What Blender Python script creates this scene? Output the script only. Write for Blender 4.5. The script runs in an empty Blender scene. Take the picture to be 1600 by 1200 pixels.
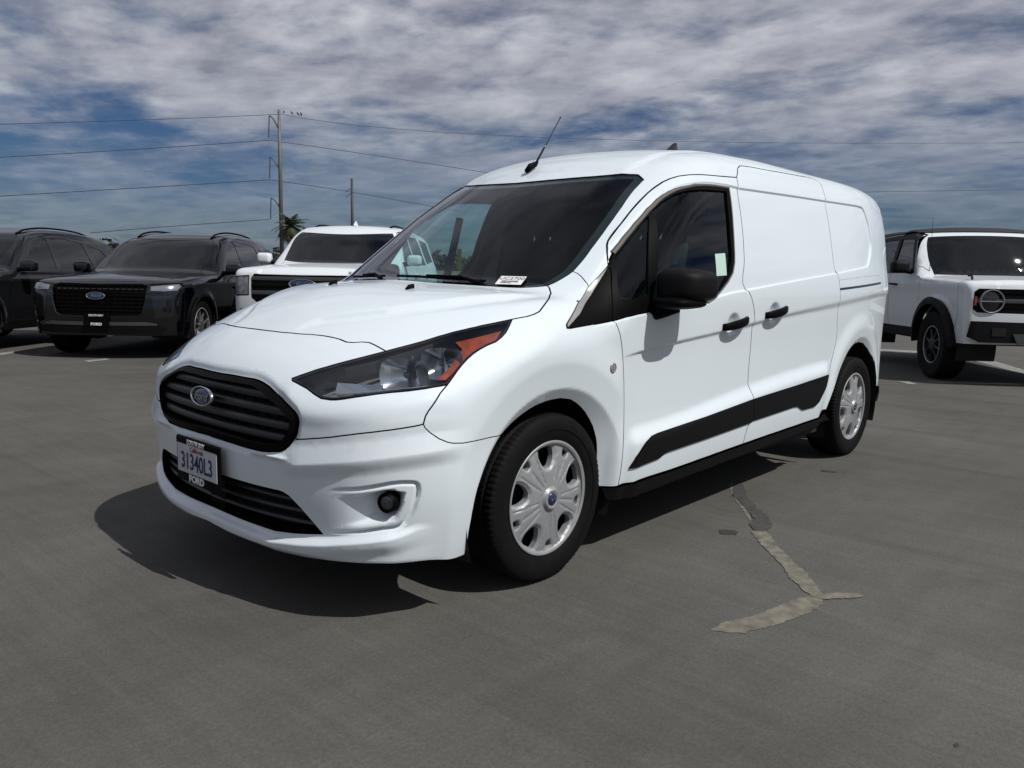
import bpy, math, random
import numpy as np
from mathutils import Vector, Matrix
from mathutils.geometry import delaunay_2d_cdt
random.seed(7); RNG=np.random.RandomState(7)
scene=bpy.context.scene; COL=scene.collection
# ------------------------------------------------------------------ camera, sky, sun, exposure
CAM=np.array([-2.2743,-2.7454,1.1734]); YAW,PITCH,ROLL=math.radians(42.4564),math.radians(-8.1632),math.radians(1.0906); FPX=1269.76
def cam_axes():
    cy,sy,cp,sp=math.cos(YAW),math.sin(YAW),math.cos(PITCH),math.sin(PITCH)
    f=np.array([cy*cp,sy*cp,sp]); r=np.array([sy,-cy,0.]); u=np.cross(r,f)
    c,s=math.cos(ROLL),math.sin(ROLL)
    return c*r+s*u,-s*r+c*u,f
cr_,cu_,cf_=cam_axes()
cd=bpy.data.cameras.new('camera'); cam=bpy.data.objects.new('camera',cd); COL.objects.link(cam)
cd.sensor_width=36; cd.lens=FPX/1600*36; cd.clip_start=.05; cd.clip_end=6000
cam.matrix_world=Matrix(((cr_[0],cu_[0],-cf_[0],CAM[0]),(cr_[1],cu_[1],-cf_[1],CAM[1]),(cr_[2],cu_[2],-cf_[2],CAM[2]),(0,0,0,1)))
scene.camera=cam
SUN=np.array([.12,-.745,1.0]); SUN/=np.linalg.norm(SUN)
sl=bpy.data.lights.new('sun','SUN'); sl.energy=4.1; sl.angle=math.radians(.5); sl.color=(1,.985,.955)
so=bpy.data.objects.new('sun',sl); COL.objects.link(so); so.rotation_euler=Vector(SUN).to_track_quat('Z','Y').to_euler(); so.location=(0,0,30)
world=bpy.data.worlds.new('World'); scene.world=world; world.use_nodes=True
def build_world():
    nt=world.node_tree; N=nt.nodes; L=nt.links; N.clear()
    out=N.new('ShaderNodeOutputWorld'); bg=N.new('ShaderNodeBackground'); bg.inputs['Strength'].default_value=.05
    sky=N.new('ShaderNodeTexSky'); sky.sky_type='NISHITA'; sky.sun_disc=False
    sky.sun_elevation=math.asin(SUN[2]); sky.sun_rotation=math.atan2(SUN[0],SUN[1]); sky.air_density=1.0; sky.dust_density=.6; sky.ozone_density=2.0
    tc=N.new('ShaderNodeTexCoord'); sp=N.new('ShaderNodeSeparateXYZ'); L.new(tc.outputs['Generated'],sp.inputs[0])
    def m(op,a,b=None,clamp=False):
        n=N.new('ShaderNodeMath'); n.operation=op; n.use_clamp=clamp
        for i,v in enumerate((a,b)):
            if v is None: continue
            if isinstance(v,(int,float)): n.inputs[i].default_value=v
            else: L.new(v,n.inputs[i])
        return n.outputs[0]
    zz=m('MAXIMUM',sp.outputs[2],0.0); den=m('ADD',zz,.13)
    px=m('DIVIDE',sp.outputs[0],den); py=m('DIVIDE',sp.outputs[1],den)
    cb=N.new('ShaderNodeCombineXYZ'); L.new(px,cb.inputs[0]); L.new(py,cb.inputs[1])
    def noise(scale,detail,rough,dist,rot,sc,off=(0,0,0)):
        mp=N.new('ShaderNodeMapping'); mp.inputs['Rotation'].default_value=(0,0,rot); mp.inputs['Scale'].default_value=sc; mp.inputs['Location'].default_value=off
        L.new(cb.outputs[0],mp.inputs[0])
        n=N.new('ShaderNodeTexNoise'); n.inputs['Scale'].default_value=scale; n.inputs['Detail'].default_value=detail; n.inputs['Roughness'].default_value=rough; n.inputs['Distortion'].default_value=dist
        L.new(mp.outputs[0],n.inputs['Vector']); return n.outputs[0]
    big=noise(.75,3,.5,.2,.3,(1,1,1),(3.1,.7,0)); mid=noise(1.9,9,.56,.3,.5,(1,.72,1),(1.3,4.2,0)); fine=noise(6.5,7,.58,.2,.5,(1,.85,1),(7.3,1.2,0))
    cover=m('ADD',m('MULTIPLY',big,.55),m('ADD',m('MULTIPLY',mid,.58),m('MULTIPLY',fine,.19)))
    r=N.new('ShaderNodeMapRange'); r.interpolation_type='SMOOTHSTEP'; L.new(cover,r.inputs[0]); r.inputs[1].default_value=.475; r.inputs[2].default_value=.70
    mask=r.outputs[0]
    hz=N.new('ShaderNodeMapRange'); hz.interpolation_type='SMOOTHSTEP'; L.new(sp.outputs[2],hz.inputs[0]); hz.inputs[1].default_value=.04; hz.inputs[2].default_value=.24
    mask=m('MULTIPLY',mask,m('ADD',m('MULTIPLY',hz.outputs[0],.76),.22))
    shade=noise(3.0,8,.58,.2,.5,(1,.75,1),(2.3,9.2,0))
    rs=N.new('ShaderNodeMapRange'); L.new(m('ADD',m('MULTIPLY',shade,.7),m('MULTIPLY',fine,.3)),rs.inputs[0]); rs.inputs[1].default_value=.36; rs.inputs[2].default_value=.66
    cm=N.new('ShaderNodeMix'); cm.data_type='RGBA'; L.new(rs.outputs[0],cm.inputs[0]); cm.inputs[6].default_value=(5.0,5.3,6.6,1); cm.inputs[7].default_value=(12.0,12.3,13.2,1)
    hs=N.new('ShaderNodeMix'); hs.data_type='RGBA'; hs.blend_type='MULTIPLY'; hs.inputs[0].default_value=1; L.new(sky.outputs[0],hs.inputs[6]); hs.inputs[7].default_value=(.36,.52,.78,1)
    mx=N.new('ShaderNodeMix'); mx.data_type='RGBA'; L.new(mask,mx.inputs[0]); L.new(hs.outputs[2],mx.inputs[6]); L.new(cm.outputs[2],mx.inputs[7])
    L.new(mx.outputs[2],bg.inputs['Color']); L.new(bg.outputs[0],out.inputs[0])
build_world()
scene.view_settings.view_transform='Standard'; scene.view_settings.look='None'; scene.view_settings.exposure=-.05; scene.view_settings.gamma=1
scene.render.engine='CYCLES'
scene.cycles.max_bounces=10; scene.cycles.transparent_max_bounces=24; scene.cycles.glossy_bounces=5

# ------------------------------------------------------------------ materials
MATS={}
def mat(name,col=(.5,.5,.5),rough=.5,metal=0,coat=0,coat_rough=.03,spec=.5,noise=None,bump=None,emis=None):
    """noise=(scale,amount) mottles the base colour; bump=(scale,strength)"""
    if name in MATS: return MATS[name]
    m=bpy.data.materials.new(name); m.use_nodes=True; nt=m.node_tree; b=nt.nodes['Principled BSDF']
    b.inputs['Base Color'].default_value=(*col,1); b.inputs['Roughness'].default_value=rough; b.inputs['Metallic'].default_value=metal
    b.inputs['Coat Weight'].default_value=coat; b.inputs['Coat Roughness'].default_value=coat_rough; b.inputs['Coat IOR'].default_value=1.65; b.inputs['Specular IOR Level'].default_value=spec
    tc=nt.nodes.new('ShaderNodeTexCoord')
    if noise:
        n=nt.nodes.new('ShaderNodeTexNoise'); n.inputs['Scale'].default_value=noise[0]; n.inputs['Detail'].default_value=6; nt.links.new(tc.outputs['Object'],n.inputs['Vector'])
        mr=nt.nodes.new('ShaderNodeMapRange'); nt.links.new(n.outputs[0],mr.inputs[0]); mr.inputs[1].default_value=.3; mr.inputs[2].default_value=.7; mr.inputs[3].default_value=1-noise[1]; mr.inputs[4].default_value=1+noise[1]
        mx=nt.nodes.new('ShaderNodeMix'); mx.data_type='RGBA'; mx.blend_type='MULTIPLY'; mx.inputs[0].default_value=1; mx.inputs[6].default_value=(*col,1)
        nt.links.new(mr.outputs[0],mx.inputs[7]); nt.links.new(mx.outputs[2],b.inputs['Base Color'])
    if bump:
        n=nt.nodes.new('ShaderNodeTexNoise'); n.inputs['Scale'].default_value=bump[0]; n.inputs['Detail'].default_value=4; nt.links.new(tc.outputs['Object'],n.inputs['Vector'])
        bp=nt.nodes.new('ShaderNodeBump'); bp.inputs['Strength'].default_value=bump[1]; bp.inputs['Distance'].default_value=.002; nt.links.new(n.outputs[0],bp.inputs['Height']); nt.links.new(bp.outputs[0],b.inputs['Normal'])
    MATS[name]=m; return m
def glassmat(name,tint,f0=.045,rough=0.0):
    if name in MATS: return MATS[name]
    m=bpy.data.materials.new(name); m.use_nodes=True; nt=m.node_tree; nt.nodes.clear()
    o=nt.nodes.new('ShaderNodeOutputMaterial'); mx=nt.nodes.new('ShaderNodeMixShader'); t=nt.nodes.new('ShaderNodeBsdfTransparent'); g=nt.nodes.new('ShaderNodeBsdfGlossy'); lw=nt.nodes.new('ShaderNodeLayerWeight'); pw=nt.nodes.new('ShaderNodeMath'); fr=nt.nodes.new('ShaderNodeMath')
    t.inputs[0].default_value=(*tint,1); g.inputs['Roughness'].default_value=rough; g.inputs[0].default_value=(.95,.97,1,1); lw.inputs[0].default_value=.5; pw.operation='POWER'; pw.inputs[1].default_value=5; nt.links.new(lw.outputs['Facing'],pw.inputs[0]); fr.operation='MULTIPLY_ADD'; nt.links.new(pw.outputs[0],fr.inputs[0]); fr.inputs[1].default_value=.95; fr.inputs[2].default_value=f0
    nt.links.new(fr.outputs[0],mx.inputs[0]); nt.links.new(t.outputs[0],mx.inputs[1]); nt.links.new(g.outputs[0],mx.inputs[2]); nt.links.new(mx.outputs[0],o.inputs[0])
    MATS[name]=m; return m
WHITE=mat('white_paint',(.655,.715,.745),.5,0,.8,.015,spec=.2,noise=(1.7,.012))
def add_grime(m):
    # road film: sparse scuffs with shapes of their own, denser low down on the bumpers
    nt=m.node_tree; b=nt.nodes['Principled BSDF']; tc=nt.nodes.new('ShaderNodeTexCoord')
    n=nt.nodes.new('ShaderNodeTexNoise'); n.inputs['Scale'].default_value=9; n.inputs['Detail'].default_value=9; n.inputs['Roughness'].default_value=.72; nt.links.new(tc.outputs['Object'],n.inputs['Vector'])
    r=nt.nodes.new('ShaderNodeMapRange'); nt.links.new(n.outputs[0],r.inputs[0]); r.inputs[1].default_value=.60; r.inputs[2].default_value=.78; r.inputs[4].default_value=.30
    src=b.inputs['Base Color'].links[0].from_socket
    mx=nt.nodes.new('ShaderNodeMix'); mx.data_type='RGBA'; nt.links.new(r.outputs[0],mx.inputs[0]); nt.links.new(src,mx.inputs[6]); mx.inputs[7].default_value=(.42,.40,.36,1)
    nt.links.new(mx.outputs[2],b.inputs['Base Color'])
BUMPER=mat('white_bumper_paint',(.655,.71,.74),.5,0,.7,.02,spec=.2,noise=(1.7,.015)); add_grime(BUMPER)
BLACKPL=mat('black_textured_plastic',(.0035,.0036,.004),.58,spec=.16,bump=(900,.2),noise=(30,.12))
SATINBL=mat('satin_black_trim',(.003,.003,.0034),.5,spec=.05,noise=(20,.1))
GLOSSBL=mat('gloss_black',(.006,.006,.007),.12,0,.5,.02)
DARKGAP=mat('dark_seam',(.012,.012,.012),.9)  # near-black in place of the shade inside panel gaps; also backs the grilles
LINER=mat('wheel_liner',(.008,.008,.008),.9,bump=(60,.3))
TRIMDK=mat('dark_interior',(.005,.006,.008),.75,noise=(40,.15))
GREYTRIM=mat('grey_trim',(.055,.055,.058),.38,noise=(40,.1))
FABRIC=mat('seat_fabric',(.010,.010,.011),.95,bump=(500,.4),noise=(60,.2))
RUBBER=mat('tyre_rubber',(.004,.004,.0042),.75,spec=.15,noise=(25,.25),bump=(300,.2))
SILVER=mat('wheel_silver',(.31,.315,.32),.45,.35,noise=(30,.06))
CHROME=mat('chrome',(.62,.64,.66),.10,1)
LAMPGREY=mat('lamp_housing_grey',(.16,.165,.17),.30,.7); REFL=mat('lamp_reflector',(.66,.68,.70),.22,1,noise=(14,.15))
AMBER=mat('amber_reflector',(.26,.034,.006),.25,0,.7,.05,noise=(25,.3),bump=(90,.9))
STRIPM=mat('brushed_strip',(.36,.35,.34),.38,.55,noise=(60,.1))
BLUEM=mat('emblem_blue',(.006,.014,.06),.25,0,.8)
PLATEW=mat('plate_white',(.50,.51,.53),.55,noise=(30,.08))
PAPER=mat('paper_white',(.70,.70,.70),.8)
PAPERG=mat('paper_green',(.45,.60,.52),.8)
INK=mat('ink_black',(.01,.01,.012),.7)
PLATEBLUE=mat('plate_navy',(.012,.02,.08),.6)
TAGY=mat('yellow_tag',(.55,.60,.06),.6)
WS=glassmat('windshield_glass',(.74,.92,.895),.028)
WSIDE=glassmat('side_glass',(.60,.78,.77),.03)
WLAMP=glassmat('lamp_lens',(.90,.92,.93))

# ------------------------------------------------------------------ mesh helpers
def obj(name,V,Fc,m,parent=None,N=None,smooth=False,loc=None,mats=None,midx=None):
    me=bpy.data.meshes.new(name); me.from_pydata([tuple(map(float,v)) for v in V],[],[tuple(map(int,f)) for f in Fc])
    for mm in (mats or [m]): me.materials.append(mm)
    if midx is not None: me.polygons.foreach_set('material_index',np.array(midx,dtype=np.int32))
    if smooth or N is not None: me.polygons.foreach_set('use_smooth',np.ones(len(me.polygons),bool))
    if N is not None and len(N)==len(me.vertices): me.normals_split_custom_set_from_vertices([tuple(map(float,n)) for n in N])
    me.update(); o=bpy.data.objects.new(name,me); COL.objects.link(o)
    if parent is not None: o.parent=parent
    if loc is not None: o.location=loc
    return o
def empty(name,label,cat,loc=(0,0,0),rotz=0,group=None):
    o=bpy.data.objects.new(name,None); COL.objects.link(o); o.location=loc; o.rotation_euler=(0,0,rotz); o.empty_display_size=.2
    o['label']=label; o['category']=cat
    if group: o['group']=group
    return o
def tag(o,label=None,cat=None,group=None,kind=None):
    for k,v in (('label',label),('category',cat),('group',group),('kind',kind)):
        if v: o[k]=v
    return o
def copy_tree(o,parent=None):
    c=o.copy(); COL.objects.link(c); c.parent=parent
    for ch in list(o.children): copy_tree(ch,c)
    return c
class MB:
    def __init__(s): s.V=[]; s.F=[]
    def add(s,V,F):
        b=len(s.V); s.V+= [tuple(v) for v in V]; s.F+=[tuple(i+b for i in f) for f in F]; return s
    def box(s,a,b,bev=0.0,M=None):
        x0,y0,z0=a; x1,y1,z1=b
        if bev<=0:
            V=[(x0,y0,z0),(x1,y0,z0),(x1,y1,z0),(x0,y1,z0),(x0,y0,z1),(x1,y0,z1),(x1,y1,z1),(x0,y1,z1)]
            F=[(0,3,2,1),(4,5,6,7),(0,1,5,4),(1,2,6,5),(2,3,7,6),(3,0,4,7)]
        else:
            # rounded box from a stack of rounded rings
            V=[];F=[];k=4;rings=[]
            def ring(ins,z):
                pts=[]
                rr=max(bev-ins,1e-4)
                for cx,cy,a0 in ((x1-bev,y1-bev,0),(x0+bev,y1-bev,90),(x0+bev,y0+bev,180),(x1-bev,y0+bev,270)):
                    for i in range(k+1):
                        t=math.radians(a0+90*i/k); pts.append((cx+rr*math.cos(t),cy+rr*math.sin(t),z))
                return pts
            for i in range(k+1):
                t=math.pi/2*i/k; rings.append(ring(bev*(1-math.sin(t)),z0+bev*(1-math.cos(t))))
            for i in range(k+1):
                t=math.pi/2*i/k; rings.append(ring(bev*(1-math.cos(t)),z1-bev*(1-math.sin(t))))
            n=len(rings[0])
            for r in rings: V+=r
            for i in range(len(rings)-1):
                for j in range(n): F.append((i*n+j,i*n+(j+1)%n,(i+1)*n+(j+1)%n,(i+1)*n+j))
            F.append(tuple(range(n-1,-1,-1))); F.append(tuple((len(rings)-1)*n+j for j in range(n)))
        if M is not None: V=[tuple(M@Vector(v)) for v in V]
        return s.add(V,F)
    def tube(s,pts,r,n=8,cap=True):
        pts=[Vector(p) for p in pts]; R=r if isinstance(r,(list,tuple)) else [r]*len(pts); V=[];F=[]
        up=Vector((0,0,1))
        for i,p in enumerate(pts):
            d=(pts[min(i+1,len(pts)-1)]-pts[max(i-1,0)]).normalized()
            a=up if abs(d.dot(up))<.95 else Vector((1,0,0)); u=d.cross(a).normalized(); v=d.cross(u)
            for j in range(n):
                t=2*math.pi*j/n; V.append(tuple(p+(u*math.cos(t)+v*math.sin(t))*R[i]))
        for i in range(len(pts)-1):
            for j in range(n): F.append((i*n+j,i*n+(j+1)%n,(i+1)*n+(j+1)%n,(i+1)*n+j))
        if cap: F.append(tuple(range(n-1,-1,-1))); F.append(tuple((len(pts)-1)*n+j for j in range(n)))
        return s.add(V,F)
    def lathe_y(s,prof,c,n=64,sgn=-1,a0=0,a1=2*math.pi):
        """prof: (radius, offset outward) pairs, axis along y through c"""
        V=[];F=[];k=len(prof); full=abs(a1-a0-2*math.pi)<1e-6; cnt=n if full else n+1
        for i in range(cnt):
            t=a0+(a1-a0)*i/n
            for r,w in prof: V.append((c[0]+r*math.cos(t),c[1]+sgn*w,c[2]+r*math.sin(t)))
        for i in range(n):
            i2=(i+1)%cnt
            for j in range(k-1): F.append((i*k+j,i2*k+j,i2*k+j+1,i*k+j+1))
        return s.add(V,F)
    def extrude_poly(s,pts,fn,t):
        """planar outline pts (u,v), fn maps (u,v,w)->xyz, thickness t"""
        n=len(pts); V=[fn(u,v,0) for u,v in pts]+[fn(u,v,t) for u,v in pts]
        F=[tuple(range(n)),tuple(range(2*n-1,n-1,-1))]+[(i,i+n,(i+1)%n+n,(i+1)%n) for i in range(n)]
        return s.add(V,F)
    def build(s,name,m,parent=None,smooth=False): return obj(name,s.V,s.F,m,parent,smooth=smooth)
def smooth_by_angle(o,deg=35):
    me=o.data; me.polygons.foreach_set('use_smooth',np.ones(len(me.polygons),bool))
    try: me.set_sharp_from_angle(angle=math.radians(deg))
    except Exception: pass
    return o
def text_obj(name,body,size,m,M,parent=None,extrude=.0006,shear=0,align='CENTER',sx=1.0,bold=0.0):
    c=bpy.data.curves.new(name,'FONT'); c.body=body; c.size=size; c.extrude=extrude; c.align_x=align; c.align_y='CENTER'; c.shear=shear; c.resolution_u=3; c.offset=bold
    t=bpy.data.objects.new(name,c); COL.objects.link(t)
    dg=bpy.context.evaluated_depsgraph_get(); dg.update(); me=bpy.data.meshes.new_from_object(t.evaluated_get(dg))
    bpy.data.objects.remove(t); bpy.data.curves.remove(c)
    me.transform(Matrix.Diagonal((sx,1,1,1))); me.transform(M); me.materials.clear(); me.materials.append(m); me.name=name
    o=bpy.data.objects.new(name,me); COL.objects.link(o)
    if parent is not None: o.parent=parent
    return o
def frame(o,x,y,z=None):
    """4x4 matrix with origin o, text x axis, text y axis"""
    x=Vector(x).normalized(); y=Vector(y); y=(y-x*y.dot(x)).normalized(); z=x.cross(y); o=Vector(o)
    return Matrix(((x[0],y[0],z[0],o[0]),(x[1],y[1],z[1],o[1]),(x[2],y[2],z[2],o[2]),(0,0,0,1)))

# ------------------------------------------------------------------ body-surface machinery
def hermite(xs,ys):
    xs=np.array(xs,float); ys=np.array(ys,float)
    # natural-ish monotone (PCHIP-like with catmull slopes limited)
    h=np.diff(xs); d=np.diff(ys)/h
    m=np.zeros(len(xs)); m[0]=d[0]; m[-1]=d[-1]
    for i in range(1,len(xs)-1):
        m[i]=(d[i-1]*h[i]+d[i]*h[i-1])/(h[i]+h[i-1])
    def f(x):
        x=np.asarray(x,float); i=np.clip(np.searchsorted(xs,x)-1,0,len(xs)-2)
        t=(x-xs[i])/h[i]
        tc=np.clip(t,0,1); ex=(t-tc)*h[i]
        t=tc
        r=(2*t**3-3*t**2+1)*ys[i]+(t**3-2*t**2+t)*h[i]*m[i]+(-2*t**3+3*t**2)*ys[i+1]+(t**3-t**2)*h[i]*m[i+1]
        sl=np.where(ex>0,m[-1],m[0])
        return r+ex*sl
    return f
def smax(a,b,k):
    h=np.maximum(k-np.abs(a-b),0)/k
    return np.maximum(a,b)+h*h*k*0.25
def smin(a,b,k): return -smax(-a,-b,k)
def sst(a,b,x):
    t=np.clip((x-a)/(b-a),0,1); return t*t*(3-2*t)
# --- profiles
Wz=hermite([.15,.25,.4,.6,.8,.95,1.05,1.15,1.3,1.45,1.6,1.7,1.8,1.95],
           [.86,.885,.905,.905,.907,.912,.912,.900,.868,.828,.780,.745,.70,.60])
# top centre profile: two curves: hood and windshield+roof; combined by max
Hood=hermite([-1.0,-.85,-.7,-.5,-.3,-.1,.1,.4,1.0],[.82,.91,.975,1.028,1.062,1.083,1.10,1.115,1.12])
Roof=hermite([-.6,-.15,.1,.4,.65,.85,1.1,1.4,1.8,2.2,2.8,3.4,3.9,4.2],
             [.62,.955,1.14,1.355,1.53,1.655,1.741,1.789,1.811,1.811,1.798,1.777,1.748,1.72])
Xf=hermite([.1,.2,.3,.45,.6,.7,.8,.88,.95,1.05],[-.84,-.87,-.885,-.905,-.905,-.897,-.865,-.80,-.70,-.5])
def van_field(P):
    x=P[...,0]; y=np.abs(P[...,1]); z=P[...,2]
    # side with plan taper at front and rear
    tf=np.clip((0.25-x)/1.15,0,2)
    tr=np.clip((x-2.65)/1.2,0,2)
    W=Wz(z)-0.055*tf**2.0-0.128*tr**2.3
    W=W+0.034*sst(2.6,3.6,x)*sst(1.2,1.6,z)
    fs=y-W
    hood=z-(Hood(x-0.12*y**2)-0.045*y**2-0.04*y**6)
    xe=x-0.26*y**2
    roof=z-(Roof(xe)-0.055*y**2-0.06*y**4)
    sl=0.80
    ft=smin(hood, roof/1.15, 0.06)
    ff=(Xf(z)+0.20*y**2+0.16*y**4+0.32*sst(.68,.95,z)*y**2)-x
    fr=x-(3.93-0.10*np.clip(z-1.0,0,1)**2*1.3-0.06*y**2)
    a=smax(fs,ft,0.16-0.05*sst(2.4,3.4,x))
    a=smax(a,ff,0.20)
    a=smax(a,fr,0.20-0.145*sst(1.15,1.6,z))
    a=np.maximum(a,0.2-z)
    return a

def inside(P,poly):
    P=np.asarray(P); x,y=P[:,0],P[:,1]; r=np.zeros(len(P),bool); poly=np.asarray(poly)
    a=poly; b=np.roll(poly,-1,0)
    for (x0,y0),(x1,y1) in zip(a,b):
        if y0==y1: continue
        c=((y0>y)!=(y1>y))&(x<(x1-x0)*(y-y0)/(y1-y0)+x0); r^=c
    return r
def dist_poly(P,poly,closed=True):
    P=np.asarray(P,float); poly=np.asarray(poly,float); d=np.full(len(P),1e9); X=P[:,0]; Y=P[:,1]
    b=np.roll(poly,-1,0) if closed else poly[1:]
    for p,q in zip(poly if closed else poly[:-1],b):
        ex,ey=q-p; l=max(ex*ex+ey*ey,1e-12); rx=X-p[0]; ry=Y-p[1]; t=np.clip((rx*ex+ry*ey)/l,0,1); rx=rx-t*ex; ry=ry-t*ey; np.minimum(d,rx*rx+ry*ry,out=d)
    return np.sqrt(d)
def sdf(P,poly):
    d=dist_poly(P,poly); return np.where(inside(P,poly),-d,d)
class GridSDF:
    def __init__(s,poly,pad=.08,step=.003):
        poly=np.asarray(poly,float); s.o=poly.min(0)-pad; s.st=step; n=((poly.max(0)+pad-s.o)/step).astype(int)+2; s.n=n
        jj,ii=np.mgrid[0:n[1],0:n[0]]; Q=np.stack([s.o[0]+ii*step,s.o[1]+jj*step],-1).reshape(-1,2)
        s.g=sdf(Q,poly).reshape(n[1],n[0])
    def __call__(s,P):
        u=(P-s.o)/s.st; u0=np.clip(u[:,0],0,s.n[0]-1.001); v0=np.clip(u[:,1],0,s.n[1]-1.001); i=u0.astype(int); j=v0.astype(int); a=u0-i; b=v0-j; g=s.g
        r=g[j,i]*(1-a)*(1-b)+g[j,i+1]*a*(1-b)+g[j+1,i]*(1-a)*b+g[j+1,i+1]*a*b
        return r+np.hypot(u[:,0]-u0,u[:,1]-v0)*s.st
def resample(poly,h,closed=True,corner=22):
    poly=np.asarray(poly,float); out=[]
    nxt=np.roll(poly,-1,0) if closed else poly[1:]
    for p,q in zip(poly if closed else poly[:-1],nxt):
        l=np.linalg.norm(q-p); n=max(1,int(math.ceil(l/h)))
        for i in range(n): out.append(p+(q-p)*i/n)
    if not closed: out.append(poly[-1])
    return np.array(out)
def rounded(poly,keep=30,it=2):
    """Chaikin smoothing that keeps hard corners sharper than `keep` degrees"""
    P=np.asarray(poly,float)
    for _ in range(it):
        n=len(P); out=[]
        for i in range(n):
            a,b,c=P[i-1],P[i],P[(i+1)%n]; u=b-a; v=c-b
            ang=abs(math.degrees(math.atan2(u[0]*v[1]-u[1]*v[0],u@v)))
            if ang>keep or ang<1: out.append(b)
            else:
                k=min(.25*np.linalg.norm(u),.25*np.linalg.norm(v),.05); out.append(b-u/np.linalg.norm(u)*k); out.append(b*.5+.25*(b-u/np.linalg.norm(u)*k)+.25*(b+v/np.linalg.norm(v)*k)); out.append(b+v/np.linalg.norm(v)*k)
        P=np.array(out)
    return P
def area2(p): p=np.asarray(p); q=np.roll(p,-1,0); return .5*np.sum(p[:,0]*q[:,1]-q[:,0]*p[:,1])
def inset(poly,d):
    P=np.asarray(poly,float)
    if area2(P)<0: d=-d
    a=np.roll(P,1,0); b=np.roll(P,-1,0)
    e1=P-a; e2=b-P; e1/=np.linalg.norm(e1,axis=1)[:,None]+1e-12; e2/=np.linalg.norm(e2,axis=1)[:,None]+1e-12
    n1=np.stack([-e1[:,1],e1[:,0]],1); n2=np.stack([-e2[:,1],e2[:,0]],1); n=n1+n2
    l=np.clip((n*n).sum(1),.5,4); return P+n*(2*d/l)[:,None]
def dedupe(poly,eps=1.2e-3):
    o=[]
    for p in poly:
        if not o or np.linalg.norm(np.asarray(p)-o[-1])>eps: o.append(np.asarray(p,float))
    if np.linalg.norm(o[0]-o[-1])<=eps: o.pop()
    return np.array(o)
class Mapper:
    """ray families from inside the body outwards; param <-> 3D"""
    def __init__(s,kind,o=(0,0,.55),k=.85): s.kind=kind; s.o=np.array(o,float); s.k=k
    def inv(s,P):
        P=np.asarray(P,float); x,y,z=P[:,0],P[:,1],P[:,2]; o=s.o
        if s.kind=='side': return np.stack([x,z],1)
        if s.kind=='nose' or s.kind=='tail': return np.stack([y,z],1)
        if s.kind=='top': return np.stack([x,y],1)
        if s.kind=='fan': return np.stack([1.1*np.arctan2(-y,.3-x),z],1)
        if s.kind=='cyl': return np.stack([x,np.arctan2(z-o[2],-y)*s.k],1)
        d=P-o; return np.stack([np.arctan2(-d[:,1],-d[:,0])*s.k,np.arctan2(d[:,2],np.hypot(d[:,0],d[:,1]))*s.k],1)
    def ray(s,q):
        n=len(q); O=np.zeros((n,3)); D=np.zeros((n,3)); u,v=q[:,0],q[:,1]; o=s.o
        if s.kind=='side': O[:,0]=u;O[:,2]=v;D[:,1]=-1
        elif s.kind=='nose': O[:,0]=o[0];O[:,1]=u;O[:,2]=v;D[:,0]=-1
        elif s.kind=='tail': O[:,0]=o[0];O[:,1]=u;O[:,2]=v;D[:,0]=1
        elif s.kind=='top': O[:,0]=u;O[:,1]=v;O[:,2]=o[2];D[:,2]=1
        elif s.kind=='fan': O[:,0]=.3;O[:,2]=v;D[:,0]=-np.cos(u/1.1);D[:,1]=-np.sin(u/1.1)
        elif s.kind=='cyl': O[:,0]=u;O[:,2]=o[2];D[:,1]=-np.cos(v/s.k);D[:,2]=np.sin(v/s.k)
        else: O[:]=o; D[:,0]=-np.cos(v/s.k)*np.cos(u/s.k);D[:,1]=-np.cos(v/s.k)*np.sin(u/s.k);D[:,2]=np.sin(v/s.k)
        return O,D
class Body:
    def __init__(s,field,relief=None,rmax=2.2): s.f=field; s.relief=relief or (lambda P:np.zeros(len(P))); s.rmax=rmax
    def hit(s,mp,q):
        O,D=mp.ray(q); n=len(q); lo=np.full(n,.02); hi=np.full(n,s.rmax); found=np.zeros(n,bool)
        prev=np.full(n,.02)
        for r in np.linspace(.06,s.rmax,46):
            f=s.f(O+D*r); new=(f>0)&~found
            lo[new]=prev[new]; hi[new]=r; found|=new; prev=np.full(n,r)
            if found.all(): break
        for _ in range(16):
            m=(lo+hi)/2; f=s.f(O+D*m[:,None])>0; hi=np.where(f,m,hi); lo=np.where(f,lo,m)
        return O+D*((lo+hi)/2)[:,None]
    def g0(s,P,e=2e-3):
        g=np.stack([s.f(P+np.eye(3)[i]*e)-s.f(P-np.eye(3)[i]*e) for i in range(3)],-1); return g/(np.linalg.norm(g,axis=-1,keepdims=True)+1e-12)
    def surf(s,mp,q,off=0.0,e=1.5e-3):
        P0=s.hit(mp,q); n0=s.g0(P0); R=s.relief(P0); P=P0+n0*(R+off)[:,None] if not np.isscalar(off) or True else P0
        # normal of the relieved surface: tangential derivative of the relief
        g=np.stack([s.relief(P0+np.eye(3)[i]*e)-s.relief(P0-np.eye(3)[i]*e) for i in range(3)],-1)/(2*e)
        g=g-n0*np.einsum('ij,ij->i',g,n0)[:,None]; N=n0-g; N/=np.linalg.norm(N,axis=1)[:,None]
        return P,N
    def point(s,mp,p3,off=0.0):
        P,N=s.surf(mp,mp.inv(np.array([p3],float)),off); return Vector(P[0]),Vector(N[0])
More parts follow.
